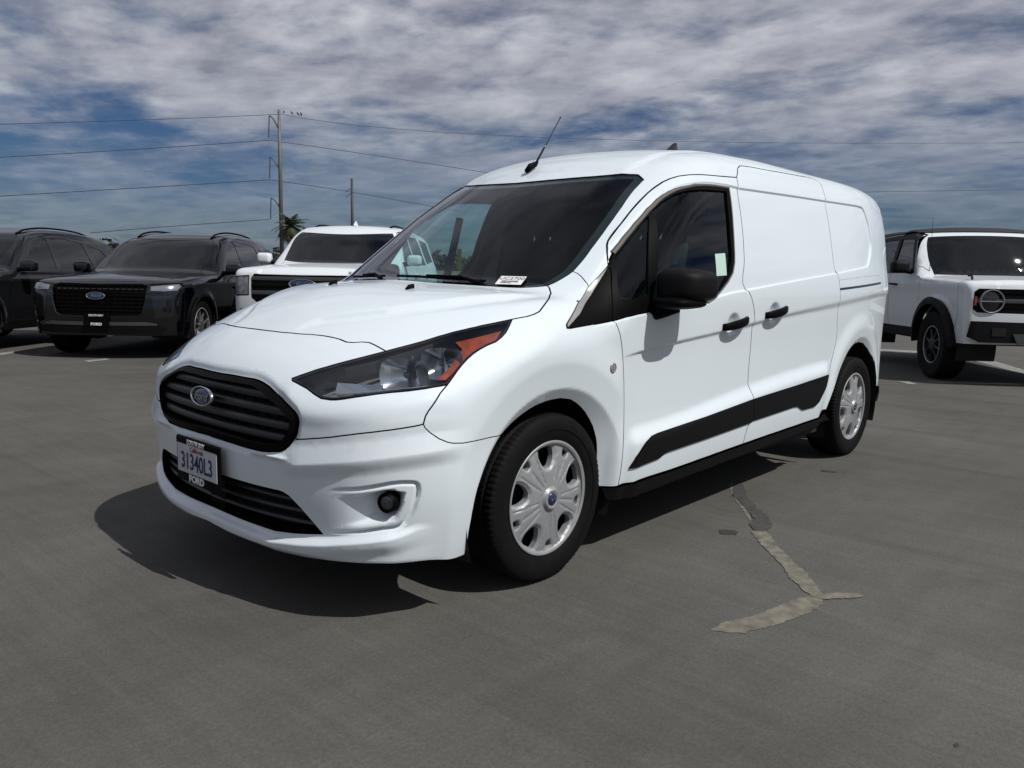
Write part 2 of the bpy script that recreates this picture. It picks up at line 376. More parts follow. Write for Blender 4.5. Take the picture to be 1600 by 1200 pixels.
def triangulate(outer,holes,h,feats=None):
    loops=[outer]+list(holes); allp=np.vstack(loops); mn,mx=outer.min(0),outer.max(0)
    dx=h; dy=h*.866; ny=int((mx[1]-mn[1])/dy)+2; nx=int((mx[0]-mn[0])/dx)+2
    jj,ii=np.mgrid[0:ny,0:nx]; G=np.stack([mn[0]+(ii+.5*(jj%2))*dx,mn[1]+jj*dy],-1).reshape(-1,2)
    k=inside(G,outer)
    for hh in holes: k&=~inside(G,hh)
    G=G[k]
    for l in loops:
        if len(G): G=G[dist_poly(G,l)>.42*h]
    E=[]; b=0
    for l in loops:
        n=len(l); E+=[(b+i,b+(i+1)%n) for i in range(n)]; b+=n
    FV=[]
    for fl,fh in (feats or []):
        q=resample(fl,fh,closed=False); k=inside(q,outer)
        for hh in holes: k&=~inside(q,hh)
        if not k.any(): continue
        for l in loops: k[k]&=dist_poly(q[k],l)>.35*h if len(l) else True
        last=None
        for i in np.where(k)[0]:
            FV.append(q[i]); 
            if last==i-1: E.append((b+len(FV)-2,b+len(FV)-1))
            last=i
    if FV:
        FV=np.array(FV)
        # drop grid points close to feature points (bucket search)
        cell=h; key={}
        for f in FV: key.setdefault((int(f[0]//cell),int(f[1]//cell)),[]).append(f)
        keep=np.ones(len(G),bool)
        for i,g in enumerate(G):
            a,c=int(g[0]//cell),int(g[1]//cell); 
            for da in (-1,0,1):
                for dc in (-1,0,1):
                    for f in key.get((a+da,c+dc),()):
                        if (g[0]-f[0])**2+(g[1]-f[1])**2<(.55*h)**2: keep[i]=False
        G=G[keep]
        V=np.vstack([allp,FV,G])
    else: V=np.vstack([allp,G])
    r=delaunay_2d_cdt([Vector((float(a),float(c))) for a,c in V],E,[],0,1e-7)
    v=np.array([(p.x,p.y) for p in r[0]]); t=np.array([f for f in r[2] if len(f)==3],int)
    c=v[t].mean(1); k=inside(c,outer)
    for hh in holes: k&=~inside(c,hh)
    t=t[k]; s=v[t]; ar=(s[:,1,0]-s[:,0,0])*(s[:,2,1]-s[:,0,1])-(s[:,1,1]-s[:,0,1])*(s[:,2,0]-s[:,0,0])
    t[ar<0]=t[ar<0][:,[0,2,1]]
    t=t[np.abs(ar)>1e-12]
    # map loop points to output ids
    m={}
    for i,src in enumerate(r[3]):
        for sidx in src: m[sidx]=i
    ids=[];b=0
    for l in loops:
        ids.append([m[b+i] for i in range(len(l))]); b+=len(l)
    return v,t,ids
def panel(name,body,mp,poly,m,parent=None,holes=(),h=.014,gap=.0018,depth=.011,lip=.009,off=0.0,center=None,both=False,inner=None,param=False,feats=None,flange_mat=None,edge_holes=True,hole_gap=None):
    """one body panel: outline (3D points or params) -> fine mesh on the body surface with turned-in edges.
    center: param axis/value of the symmetry line (panel is mirrored across it)."""
    def prep(p,g,isout=True):
        q=np.asarray(p,float) if param else mp.inv(np.asarray(p,float)); q=dedupe(q); q=resample(q,h)
        cm=None
        if center is not None: cm=np.abs(q[:,center[0]]-center[1])<2.5e-3
        if g: q=inset(q,g if isout else -g)
        if cm is not None: q[cm,center[0]]=center[1]
        return dedupe(q,4e-4)
    outer=prep(poly,gap); hs=[prep(x,gap if hole_gap is None else hole_gap,False) for x in holes]
    v,t,ids=triangulate(outer,hs,h,feats)
    P,N=body.surf(mp,v,off)
    # orientation
    fn=np.cross(P[t[:,1]]-P[t[:,0]],P[t[:,2]]-P[t[:,0]]); s=np.einsum('ij,ij->i',fn,N[t].mean(1)); t=t.copy()
    if np.sum(s)<0: t=t[:,[0,2,1]]
    V=[P];NN=[N];FF=[t];MI=[np.zeros(len(t),int)]; base=len(P)
    if depth>0:
        for li,l in enumerate(ids):
            l=np.array(l); q=v[l]; a=area2(q); sg=1 if (a>0)==(li==0) else -1
            A=P[l]; nx=np.roll(A,-1,0); pv=np.roll(A,1,0); T=nx-pv; T/=np.linalg.norm(T,axis=1)[:,None]+1e-12
            out=np.cross(T,N[l]); 
            ctr=P.mean(0)
            # outward = away from the panel material: test with param orientation
            e=np.roll(q,-1,0)-np.roll(q,1,0); on=np.stack([e[:,1],-e[:,0]],1)*(1 if a>0 else -1)*(1 if li==0 else -1)
            # map param outward to 3D with a finite step
            st=1e-3; on/=np.linalg.norm(on,axis=1)[:,None]+1e-12
            B=body.hit(mp,q+on*st); dd=B-body.hit(mp,q); sgn=np.sign(np.einsum('ij,ij->i',dd,out)); sgn=np.where(sgn==0,1,sgn); out=out*sgn[:,None]
            r1=A; r2=A-N[l]*depth; rings=[r1,r2]; rn=[out,out]
            if lip>0: rings+= [r2,r2+out*lip]; rn+= [N[l],N[l]]
            n=len(l); keep=np.ones(n,bool)
            if center is not None:
                cm=np.abs(q[:,center[0]]-center[1])<1e-5; keep=~(cm&np.roll(cm,-1))
            b0=base
            for r,k in zip(rings,rn): V.append(r);NN.append(k)
            base+=n*len(rings)
            for ri in range(0,len(rings),2):
                a0=b0+ri*n; a1=b0+(ri+1)*n
                idx=np.arange(n)[keep]; j=(idx+1)%n
                f=np.stack([a0+idx,a1+idx,a1+j],1); g=np.stack([a0+idx,a1+j,a0+j],1); FF+= [f,g]; MI+=[np.full(len(f),1),np.full(len(g),1)]
    if inner is not None:
        V.append(P-N*inner[0]); NN.append(-N); FF.append(t[:,[0,2,1]]+base); MI.append(np.full(len(t),2)); base+=len(P)
    V=np.vstack(V);NN=np.vstack(NN);FF=np.vstack(FF);MI=np.concatenate(MI)
    fm=flange_mat or DARKGAP
    # flange and lip: by default a dark colour standing in for gap shade
    mats=[m,fm]+([inner[1]] if inner is not None else [])
    if center is not None:
        Vm=V*[1,-1,1];Nm=NN*[1,-1,1];nb=len(V); V=np.vstack([V,Vm]);NN=np.vstack([NN,Nm]);FF=np.vstack([FF,FF[:,[0,2,1]]+nb]);MI=np.concatenate([MI,MI])
    o=obj(name,V,FF,m,parent,N=NN,mats=mats,midx=MI)
    if both:
        o2=obj(name,V*[1,-1,1],FF[:,[0,2,1]],m,parent,N=NN*[1,-1,1],mats=mats,midx=MI); return o,o2
    return o
# ------------------------------------------------------------------ outline curves of the van, metres on the body surface
CV={}
CV['hood_front']=[(-.688,0,.927),(-.688,-.018,.927),(-.687,-.067,.927),(-.684,-.113,.927),(-.680,-.156,.926),(-.675,-.187,.926),(-.669,-.216,.926),(-.663,-.244,.926),(-.656,-.270,.926),(-.649,-.296,.927),(-.642,-.322,.926),(-.635,-.347,.925),(-.629,-.373,.923),(-.624,-.400,.921),(-.620,-.422,.918),(-.617,-.459,.910),(-.605,-.485,.910),(-.589,-.505,.913),(-.576,-.530,.912),(-.573,-.555,.906),(-.571,-.583,.898),(-.569,-.611,.889)]
CV['lamp_top']=[(-.569,-.611,.889),(-.585,-.601,.884),(-.601,-.590,.879),(-.617,-.579,.874),(-.632,-.568,.869),(-.647,-.556,.864),(-.662,-.544,.859),(-.676,-.532,.854),(-.691,-.520,.849),(-.706,-.506,.843),(-.722,-.491,.836),(-.736,-.476,.830),(-.751,-.461,.823),(-.766,-.446,.815),(-.783,-.427,.806),(-.799,-.408,.796)]
CV['lamp_top2']=[(-.569,-.611,.889),(-.552,-.621,.894),(-.535,-.631,.899),(-.517,-.641,.904),(-.499,-.651,.909),(-.481,-.660,.914),(-.462,-.669,.919),(-.442,-.678,.925),(-.423,-.686,.931),(-.403,-.694,.937),(-.383,-.703,.942),(-.363,-.711,.948),(-.343,-.720,.953),(-.323,-.729,.957),(-.302,-.738,.962),(-.282,-.747,.966),(-.261,-.755,.971),(-.240,-.764,.975),(-.218,-.773,.979),(-.196,-.781,.983),(-.173,-.789,.987),(-.150,-.796,.991)]
CV['lamp_right']=[(-.150,-.796,.991),(-.182,-.812,.969),(-.211,-.823,.948),(-.237,-.827,.933),(-.264,-.828,.920),(-.303,-.821,.908),(-.332,-.818,.897),(-.360,-.817,.885),(-.391,-.819,.869),(-.420,-.824,.852),(-.447,-.829,.834),(-.473,-.835,.815),(-.500,-.840,.795)]
CV['lamp_bottom']=[(-.500,-.840,.795),(-.523,-.830,.791),(-.545,-.820,.788),(-.566,-.809,.784),(-.588,-.796,.781),(-.610,-.782,.778),(-.633,-.763,.775),(-.652,-.746,.773),(-.671,-.729,.770),(-.684,-.717,.768),(-.697,-.704,.765),(-.709,-.691,.762),(-.721,-.677,.759),(-.733,-.663,.756),(-.746,-.647,.752),(-.758,-.630,.748),(-.770,-.611,.745),(-.778,-.595,.744),(-.790,-.561,.746),(-.794,-.527,.757),(-.796,-.490,.771),(-.800,-.454,.780),(-.803,-.416,.789),(-.799,-.407,.796)]
CV['hood_side']=[(-.150,-.796,.991),(-.121,-.806,.996),(-.091,-.815,1.000),(-.057,-.820,1.008),(-.029,-.819,1.016),(.030,-.796,1.042),(.106,-.753,1.063),(.162,-.714,1.078),(.193,-.679,1.096),(.201,-.661,1.104)]
CV['cowl']=[(.201,-.661,1.104),(.183,-.643,1.101),(.165,-.624,1.098),(.145,-.602,1.095),(.127,-.580,1.093),(.112,-.556,1.092),(.098,-.531,1.092),(.086,-.507,1.092),(.075,-.483,1.092),(.065,-.457,1.092),(.055,-.431,1.092),(.045,-.404,1.092),(.037,-.376,1.092),(.028,-.347,1.093),(.021,-.318,1.093),(.014,-.287,1.093),(.007,-.255,1.093),(.002,-.222,1.094),(-.003,-.188,1.094),(-.007,-.152,1.094),(-.010,-.115,1.095),(-.011,-.075,1.095),(-.012,-.034,1.095),(-.012,0,1.095)]
CV['ws_left']=[(.201,-.661,1.104),(.235,-.673,1.118),(.270,-.684,1.136),(.288,-.691,1.147),(.313,-.697,1.162),(.353,-.697,1.191),(.382,-.696,1.212),(.411,-.693,1.234),(.440,-.689,1.256),(.471,-.686,1.279),(.500,-.683,1.301),(.529,-.680,1.323),(.559,-.676,1.346),(.590,-.672,1.369),(.621,-.668,1.392),(.653,-.663,1.416),(.690,-.657,1.442),(.728,-.649,1.470),(.768,-.641,1.497),(.808,-.635,1.524),(.844,-.632,1.546),(.882,-.628,1.569)]
CV['ws_top']=[(.882,-.628,1.569),(.895,-.629,1.576),(.904,-.612,1.588),(.918,-.581,1.605),(.910,-.562,1.607),(.893,-.529,1.608),(.875,-.498,1.606),(.858,-.468,1.605),(.842,-.437,1.602),(.826,-.406,1.600),(.814,-.379,1.598),(.803,-.350,1.597),(.792,-.321,1.595),(.782,-.291,1.593),(.772,-.260,1.592),(.764,-.228,1.590),(.756,-.195,1.589),(.749,-.161,1.588),(.743,-.126,1.586),(.738,-.089,1.585),(.735,-.051,1.584),(.732,-.012,1.583),(.732,0,1.583)]
CV['header_low']=[(-.848,-.488,.608),(-.840,-.514,.612),(-.833,-.540,.616),(-.824,-.564,.620),(-.816,-.588,.624),(-.807,-.610,.628),(-.798,-.632,.632),(-.789,-.653,.637),(-.779,-.673,.641),(-.768,-.692,.645),(-.757,-.710,.649),(-.745,-.727,.652),(-.733,-.743,.655),(-.720,-.759,.658),(-.706,-.773,.661),(-.691,-.786,.663),(-.678,-.798,.666),(-.663,-.808,.668),(-.648,-.819,.671),(-.633,-.828,.673),(-.617,-.837,.676),(-.605,-.843,.679)]
CV['fend_front']=[(-.605,-.843,.679),(-.596,-.843,.704),(-.585,-.844,.719),(-.571,-.845,.733),(-.553,-.845,.751),(-.534,-.843,.770),(-.500,-.840,.795)]
CV['fend_bump']=[(-.605,-.843,.679),(-.601,-.846,.668),(-.586,-.853,.651),(-.559,-.863,.630),(-.533,-.871,.617),(-.515,-.876,.612),(-.478,-.882,.608),(-.452,-.885,.608),(-.424,-.886,.608),(-.396,-.888,.608),(-.369,-.889,.608),(-.342,-.890,.608),(-.315,-.892,.607),(-.287,-.893,.607)]
CV['arch']=[(-.431,-.857,.211),(-.427,-.865,.244),(-.427,-.869,.267),(-.427,-.873,.291),(-.425,-.877,.314),(-.422,-.880,.336),(-.420,-.882,.357),(-.417,-.885,.378),(-.414,-.887,.398),(-.409,-.888,.418),(-.403,-.889,.438),(-.395,-.890,.456),(-.385,-.890,.474),(-.375,-.891,.492),(-.361,-.891,.515),(-.346,-.891,.538),(-.333,-.891,.555),(-.319,-.892,.571),(-.304,-.892,.590),(-.287,-.893,.607),(-.261,-.894,.623),(-.232,-.896,.638),(-.201,-.897,.651),(-.169,-.898,.663),(-.134,-.899,.675),(-.097,-.900,.685),(-.058,-.902,.692),(-.018,-.903,.696),(.036,-.904,.697),(.093,-.904,.687),(.132,-.905,.670),(.169,-.905,.648),(.202,-.905,.623),(.233,-.905,.593),(.259,-.905,.563),(.275,-.906,.537),(.289,-.907,.511),(.299,-.907,.485),(.307,-.907,.455),(.313,-.906,.425),(.319,-.905,.394),(.324,-.902,.368),(.330,-.900,.342),(.335,-.896,.316),(.342,-.892,.290)]
CV['bump_bot']=[(-.431,-.857,.211),(-.456,-.855,.211),(-.480,-.852,.212),(-.503,-.848,.215),(-.526,-.844,.218),(-.547,-.838,.221),(-.568,-.830,.223),(-.589,-.822,.224),(-.608,-.812,.225),(-.626,-.802,.226),(-.643,-.791,.227),(-.660,-.778,.228),(-.676,-.765,.228),(-.691,-.751,.229),(-.705,-.737,.229),(-.720,-.718,.228),(-.735,-.698,.227),(-.748,-.676,.226),(-.760,-.652,.224),(-.771,-.626,.221),(-.781,-.599,.219),(-.789,-.577,.217),(-.797,-.554,.215),(-.804,-.530,.213),(-.812,-.502,.211),(-.819,-.473,.209),(-.826,-.444,.208),(-.835,-.400,.207),(-.842,-.370,.210),(-.848,-.341,.218),(-.853,-.314,.222),(-.858,-.284,.225),(-.862,-.252,.226),(-.865,-.219,.227),(-.868,-.186,.229),(-.871,-.153,.231),(-.873,-.120,.234),(-.875,-.086,.237),(-.877,-.050,.239),(-.877,-.013,.242),(-.877,0,.242)]
CV['pillar_seam']=[(.313,-.697,1.162),(.316,-.718,1.155),(.313,-.740,1.143),(.306,-.765,1.126),(.300,-.790,1.108)]
CV['strip_front']=[(.300,-.790,1.108),(.249,-.805,1.075),(.150,-.847,1.030),(.056,-.884,.980),(.041,-.889,.969),(.039,-.894,.958)]
CV['strip_back']=[(.428,-.792,1.193),(.390,-.799,1.162),(.284,-.819,1.080),(.136,-.874,1.003),(.110,-.880,.992),(.074,-.888,.975),(.039,-.894,.958)]
CV['sail_bot']=[(.039,-.894,.958),(.054,-.895,.956),(.186,-.897,.966),(.323,-.902,.977)]
CV['door_front']=[(.433,-.782,1.203),(.428,-.789,1.196),(.424,-.802,1.183),(.408,-.821,1.155),(.387,-.837,1.125),(.373,-.850,1.100),(.360,-.863,1.076),(.348,-.875,1.051),(.335,-.885,1.026),(.324,-.894,1.001),(.323,-.902,.977),(.335,-.908,.954),(.352,-.911,.918),(.363,-.910,.891),(.371,-.909,.864),(.379,-.908,.834),(.385,-.907,.804),(.390,-.906,.773),(.394,-.906,.747),(.398,-.906,.721),(.401,-.906,.695),(.404,-.905,.669),(.407,-.905,.642),(.409,-.905,.616),(.411,-.905,.589),(.412,-.905,.563),(.412,-.906,.537),(.412,-.907,.511),(.411,-.907,.480),(.410,-.907,.449),(.410,-.906,.418),(.409,-.904,.385),(.409,-.901,.351),(.407,-.897,.324),(.406,-.894,.298)]
CV['door_top']=[(.433,-.782,1.203),(.460,-.754,1.240),(.490,-.729,1.274),(.508,-.722,1.291),(.529,-.717,1.307),(.556,-.714,1.327),(.583,-.713,1.347),(.611,-.712,1.367),(.641,-.708,1.388),(.672,-.705,1.410),(.703,-.701,1.431),(.737,-.698,1.453),(.772,-.695,1.475),(.833,-.693,1.512),(.883,-.693,1.539),(.943,-.697,1.568),(.993,-.705,1.587),(1.046,-.716,1.602),(1.106,-.730,1.612),(1.149,-.738,1.617),(1.198,-.743,1.621),(1.285,-.751,1.625),(1.340,-.754,1.627),(1.399,-.755,1.630),(1.460,-.756,1.633),(1.524,-.756,1.637)]
CV['door_rear']=[(1.524,-.756,1.637),(1.496,-.784,1.581),(1.487,-.796,1.551),(1.482,-.806,1.521),(1.477,-.816,1.491),(1.472,-.825,1.461),(1.466,-.834,1.431),(1.461,-.842,1.401),(1.455,-.850,1.372),(1.449,-.858,1.342),(1.443,-.865,1.314),(1.436,-.872,1.285),(1.429,-.878,1.256),(1.422,-.885,1.228),(1.407,-.892,1.193),(1.388,-.899,1.158),(1.381,-.904,1.124),(1.398,-.908,1.093),(1.419,-.910,1.079),(1.445,-.912,1.053),(1.471,-.913,1.012),(1.492,-.912,.964),(1.497,-.912,.935),(1.498,-.911,.905),(1.500,-.910,.875),(1.501,-.909,.843),(1.502,-.907,.811),(1.502,-.907,.779),(1.501,-.906,.739),(1.500,-.906,.699),(1.499,-.905,.659),(1.501,-.905,.618),(1.513,-.905,.585),(1.523,-.906,.551),(1.527,-.907,.502),(1.533,-.907,.467),(1.525,-.907,.437),(1.478,-.906,.413),(1.469,-.905,.394),(1.459,-.901,.360),(1.452,-.897,.324)]
CV['sill_top']=[(.342,-.892,.290),(.406,-.894,.298),(.442,-.894,.301),(.480,-.894,.303),(.519,-.895,.305),(.559,-.895,.306),(.600,-.895,.307),(.643,-.895,.307),(.686,-.895,.307),(.730,-.895,.307),(.775,-.895,.307),(.820,-.895,.308),(.866,-.895,.309),(.914,-.895,.310),(.963,-.896,.311),(1.013,-.896,.313),(1.064,-.896,.314),(1.116,-.896,.315),(1.169,-.896,.317),(1.223,-.897,.318),(1.279,-.897,.320),(1.335,-.897,.321),(1.393,-.897,.322),(1.452,-.897,.324),(1.518,-.898,.325),(1.586,-.898,.327),(1.656,-.898,.328),(1.727,-.898,.330),(1.800,-.898,.331),(1.875,-.898,.332),(1.952,-.899,.334),(2.027,-.899,.335),(2.103,-.899,.336),(2.181,-.899,.338),(2.261,-.899,.339),(2.344,-.899,.340),(2.428,-.900,.341)]
CV['slide_top']=[(1.524,-.756,1.637),(1.599,-.720,1.691),(1.648,-.704,1.709),(1.681,-.702,1.712),(1.755,-.701,1.716),(1.827,-.701,1.717),(1.900,-.702,1.718),(1.976,-.702,1.719),(2.058,-.700,1.721),(2.144,-.697,1.724),(2.234,-.694,1.726),(2.327,-.690,1.729),(2.424,-.686,1.731),(2.520,-.680,1.736),(2.600,-.681,1.735),(2.640,-.697,1.723),(2.658,-.714,1.706)]
CV['slide_rear']=[(2.658,-.714,1.706),(2.616,-.754,1.652),(2.600,-.775,1.610),(2.592,-.791,1.567),(2.587,-.803,1.532),(2.581,-.814,1.497),(2.575,-.825,1.462),(2.568,-.836,1.422),(2.561,-.847,1.383),(2.554,-.857,1.344),(2.549,-.867,1.305),(2.543,-.879,1.256),(2.544,-.889,1.208),(2.557,-.896,1.172),(2.572,-.904,1.127),(2.577,-.908,1.090),(2.579,-.912,1.052),(2.583,-.913,1.015),(2.588,-.913,.977),(2.595,-.912,.930),(2.603,-.910,.882),(2.614,-.908,.833),(2.616,-.907,.786),(2.607,-.906,.751),(2.592,-.906,.718),(2.572,-.905,.677),(2.551,-.905,.636),(2.535,-.905,.599),(2.519,-.905,.562),(2.501,-.906,.526),(2.483,-.907,.489),(2.465,-.907,.453),(2.450,-.906,.416),(2.438,-.903,.379),(2.428,-.900,.341)]
CV['rarch']=[(2.428,-.900,.341),(2.492,-.902,.369),(2.531,-.902,.368),(2.548,-.906,.409),(2.572,-.907,.450),(2.599,-.907,.486),(2.629,-.906,.522),(2.658,-.905,.560),(2.688,-.905,.599),(2.748,-.905,.657),(2.824,-.904,.707),(2.921,-.902,.735),(3.033,-.897,.743),(3.151,-.889,.728),(3.260,-.879,.687),(3.374,-.865,.623),(3.465,-.853,.541),(3.511,-.848,.470),(3.522,-.845,.411)]
CV['win_out']=[(.482,-.770,1.245),(.509,-.768,1.264),(.536,-.766,1.283),(.563,-.765,1.303),(.593,-.763,1.324),(.624,-.761,1.345),(.655,-.758,1.367),(.688,-.756,1.388),(.722,-.753,1.410),(.757,-.751,1.433),(.794,-.748,1.454),(.836,-.747,1.479),(.880,-.747,1.502),(.924,-.750,1.521),(.969,-.756,1.538),(1.007,-.762,1.548),(1.047,-.767,1.556),(1.109,-.772,1.567),(1.177,-.775,1.574),(1.231,-.777,1.577),(1.287,-.780,1.579),(1.348,-.782,1.579),(1.412,-.784,1.579),(1.399,-.800,1.539),(1.388,-.815,1.492),(1.380,-.825,1.461),(1.372,-.834,1.430),(1.363,-.842,1.399),(1.354,-.852,1.364),(1.345,-.861,1.328),(1.336,-.870,1.293),(1.327,-.879,1.255),(1.315,-.887,1.217),(1.286,-.897,1.169),(1.231,-.904,1.127),(1.171,-.908,1.092),(1.115,-.911,1.062),(1.079,-.912,1.049),(1.028,-.913,1.033),(.960,-.913,1.026),(.906,-.913,1.021),(.852,-.913,1.019),(.799,-.913,1.017),(.747,-.913,1.015),(.696,-.913,1.012),(.651,-.913,1.009),(.608,-.913,1.007),(.565,-.913,1.004),(.523,-.913,1.000),(.482,-.913,.997),(.439,-.911,.992),(.399,-.908,.988),(.361,-.905,.982),(.323,-.902,.977)]
CV['glass']=[(.780,-.762,1.437),(.825,-.762,1.461),(.871,-.763,1.484),(.941,-.768,1.514),(.983,-.773,1.526),(1.029,-.779,1.536),(1.089,-.784,1.543),(1.155,-.788,1.549),(1.207,-.790,1.552),(1.260,-.791,1.553),(1.314,-.793,1.555),(1.372,-.793,1.557),(1.358,-.805,1.523),(1.348,-.816,1.490),(1.340,-.825,1.459),(1.332,-.834,1.428),(1.325,-.843,1.397),(1.318,-.851,1.367),(1.310,-.859,1.337),(1.305,-.866,1.306),(1.301,-.874,1.276),(1.293,-.881,1.246),(1.280,-.888,1.216),(1.261,-.893,1.189),(1.238,-.898,1.162),(1.211,-.902,1.137),(1.180,-.906,1.113),(1.144,-.908,1.092),(1.104,-.910,1.075),(1.047,-.911,1.062),(.987,-.912,1.053),(.939,-.912,1.047),(.891,-.912,1.042),(.842,-.913,1.039),(.795,-.913,1.037),(.747,-.913,1.036),(.701,-.913,1.035),(.656,-.913,1.034),(.611,-.913,1.033),(.568,-.913,1.031)]
CV['grille']=[(-.862,0,.785),(-.862,-.042,.785),(-.860,-.083,.786),(-.859,-.097,.786),(-.858,-.111,.786),(-.857,-.124,.786),(-.856,-.138,.786),(-.853,-.172,.785),(-.850,-.204,.785),(-.846,-.236,.785),(-.845,-.248,.784),(-.844,-.259,.783),(-.843,-.271,.781),(-.843,-.283,.779),(-.842,-.295,.776),(-.842,-.306,.773),(-.842,-.318,.770),(-.842,-.329,.767),(-.843,-.339,.763),(-.844,-.372,.750),(-.844,-.403,.738),(-.844,-.412,.734),(-.844,-.421,.729),(-.844,-.430,.725),(-.843,-.439,.721),(-.842,-.474,.703),(-.841,-.480,.700),(-.841,-.485,.696),(-.841,-.490,.691),(-.841,-.494,.687),(-.841,-.495,.684),(-.841,-.498,.679),(-.841,-.499,.674),(-.842,-.500,.669),(-.842,-.500,.663),(-.845,-.495,.636),(-.846,-.494,.629),(-.847,-.491,.622),(-.848,-.487,.615),(-.849,-.482,.608),(-.855,-.465,.587),(-.856,-.461,.581),(-.858,-.455,.577),(-.859,-.449,.572),(-.861,-.443,.568),(-.862,-.440,.567),(-.863,-.433,.563),(-.865,-.426,.560),(-.867,-.418,.558),(-.869,-.410,.557),(-.875,-.376,.552),(-.877,-.366,.551),(-.879,-.355,.550),(-.881,-.344,.549),(-.883,-.333,.549),(-.887,-.303,.549),(-.891,-.273,.548),(-.893,-.261,.548),(-.894,-.249,.548),(-.895,-.237,.549),(-.896,-.225,.549),(-.899,-.191,.551),(-.902,-.155,.552),(-.904,-.118,.553),(-.906,-.079,.554),(-.906,-.065,.554),(-.906,-.050,.554),(-.906,-.035,.555),(-.907,-.020,.556),(-.907,0,.556)]
CV['low_grille']=[(-.897,0,.431),(-.899,-.142,.428),(-.883,-.307,.427),(-.864,-.415,.427),(-.859,-.435,.425),(-.852,-.461,.416),(-.837,-.504,.382),(-.817,-.546,.338),(-.801,-.576,.303),(-.820,-.513,.293),(-.837,-.444,.283),(-.852,-.369,.275),(-.874,-.199,.280),(-.883,0,.286)]
CV['crease']=[(.388,-.908,.838),(.427,-.908,.841),(.467,-.908,.845),(.508,-.909,.849),(.550,-.909,.854),(.592,-.909,.858),(.635,-.909,.862),(.679,-.909,.866),(.724,-.910,.870),(.769,-.910,.874),(.815,-.910,.877),(.862,-.910,.881),(.910,-.910,.884),(.959,-.910,.888),(1.009,-.910,.891),(1.060,-.911,.895),(1.111,-.911,.899),(1.164,-.911,.903),(1.217,-.911,.907),(1.272,-.911,.912),(1.328,-.911,.917),(1.384,-.911,.922),(1.443,-.912,.927),(1.502,-.912,.932),(1.565,-.912,.938),(1.630,-.912,.944),(1.696,-.912,.949),(1.764,-.912,.955),(1.833,-.912,.961),(1.906,-.912,.967),(1.981,-.913,.973),(2.058,-.913,.978),(2.136,-.913,.984),(2.217,-.913,.990),(2.300,-.913,.996),(2.386,-.913,1.002),(2.474,-.913,1.009),(2.564,-.913,1.015),(2.654,-.913,1.022),(2.748,-.913,1.029),(2.847,-.911,1.035),(2.956,-.907,1.042),(3.076,-.900,1.049),(3.212,-.889,1.056),(3.374,-.871,1.063)]
CV['crease_low']=[(.390,-.908,.822),(.429,-.908,.825),(.469,-.908,.829),(.510,-.908,.833),(.552,-.908,.836),(.595,-.908,.840),(.638,-.908,.844),(.682,-.909,.847),(.727,-.909,.851),(.772,-.909,.854),(.818,-.909,.857),(.865,-.909,.860),(.914,-.909,.863),(.963,-.909,.866),(1.013,-.910,.869),(1.064,-.910,.872),(1.115,-.910,.875),(1.168,-.910,.879),(1.222,-.910,.882),(1.277,-.910,.886),(1.333,-.910,.890),(1.390,-.911,.895),(1.448,-.911,.899),(1.507,-.911,.904),(1.571,-.911,.909),(1.636,-.911,.914),(1.702,-.911,.920),(1.769,-.912,.925),(1.839,-.912,.931),(1.912,-.912,.935),(1.987,-.912,.940),(2.065,-.912,.944),(2.144,-.912,.948),(2.226,-.912,.951),(2.310,-.912,.955),(2.396,-.912,.960),(2.485,-.912,.964),(2.575,-.912,.970),(2.665,-.913,.976),(2.759,-.912,.982),(2.858,-.911,.989),(2.966,-.907,.996),(3.086,-.901,1.003),(3.221,-.890,1.010),(3.383,-.872,1.016)]
CV['recess']=[(1.508,-.781,1.588),(2.226,-.781,1.596),(3.100,-.782,1.605),(3.193,-.781,1.600),(3.221,-.790,1.569),(3.250,-.810,1.488),(3.256,-.834,1.365),(3.213,-.851,1.290),(3.122,-.872,1.220),(2.568,-.896,1.175),(1.937,-.904,1.127),(1.406,-.909,1.084)]
CV['belt']=[(1.406,-.909,1.084),(1.330,-.910,1.079),(1.256,-.910,1.073),(1.185,-.911,1.067),(1.115,-.911,1.060)]
CV['mold']=[(.447,-.902,.363),(.479,-.906,.415),(.553,-.907,.469),(.600,-.907,.488),(.649,-.907,.494),(1.053,-.906,.515),(1.510,-.906,.545),(2.023,-.905,.566),(2.464,-.905,.588),(2.508,-.905,.582),(2.497,-.905,.557),(2.411,-.907,.489),(2.347,-.907,.435),(2.289,-.906,.415),(2.130,-.906,.415),(2.103,-.906,.422),(2.056,-.907,.442),(1.997,-.907,.445),(1.523,-.907,.430),(1.476,-.906,.423),(1.066,-.906,.406),(.726,-.905,.395),(.697,-.904,.391),(.659,-.903,.377)]
CV['kick_top']=[(.471,-.906,.524),(.512,-.906,.526),(.554,-.906,.528),(.596,-.906,.530),(.640,-.906,.532),(.684,-.906,.534),(.729,-.906,.537),(.774,-.906,.539),(.821,-.906,.543),(.867,-.906,.546),(.915,-.906,.550),(.963,-.906,.555),(1.012,-.905,.559),(1.061,-.905,.564),(1.112,-.905,.569),(1.163,-.905,.575),(1.216,-.905,.580),(1.269,-.905,.586),(1.324,-.905,.591),(1.380,-.905,.596),(1.437,-.905,.601),(1.496,-.905,.606),(1.556,-.905,.611),(1.616,-.905,.615),(1.678,-.905,.620),(1.741,-.905,.625),(1.806,-.905,.629),(1.873,-.905,.634),(1.941,-.905,.638),(2.011,-.905,.642),(2.085,-.905,.645),(2.162,-.905,.649),(2.240,-.905,.652),(2.320,-.905,.655),(2.403,-.905,.659)]
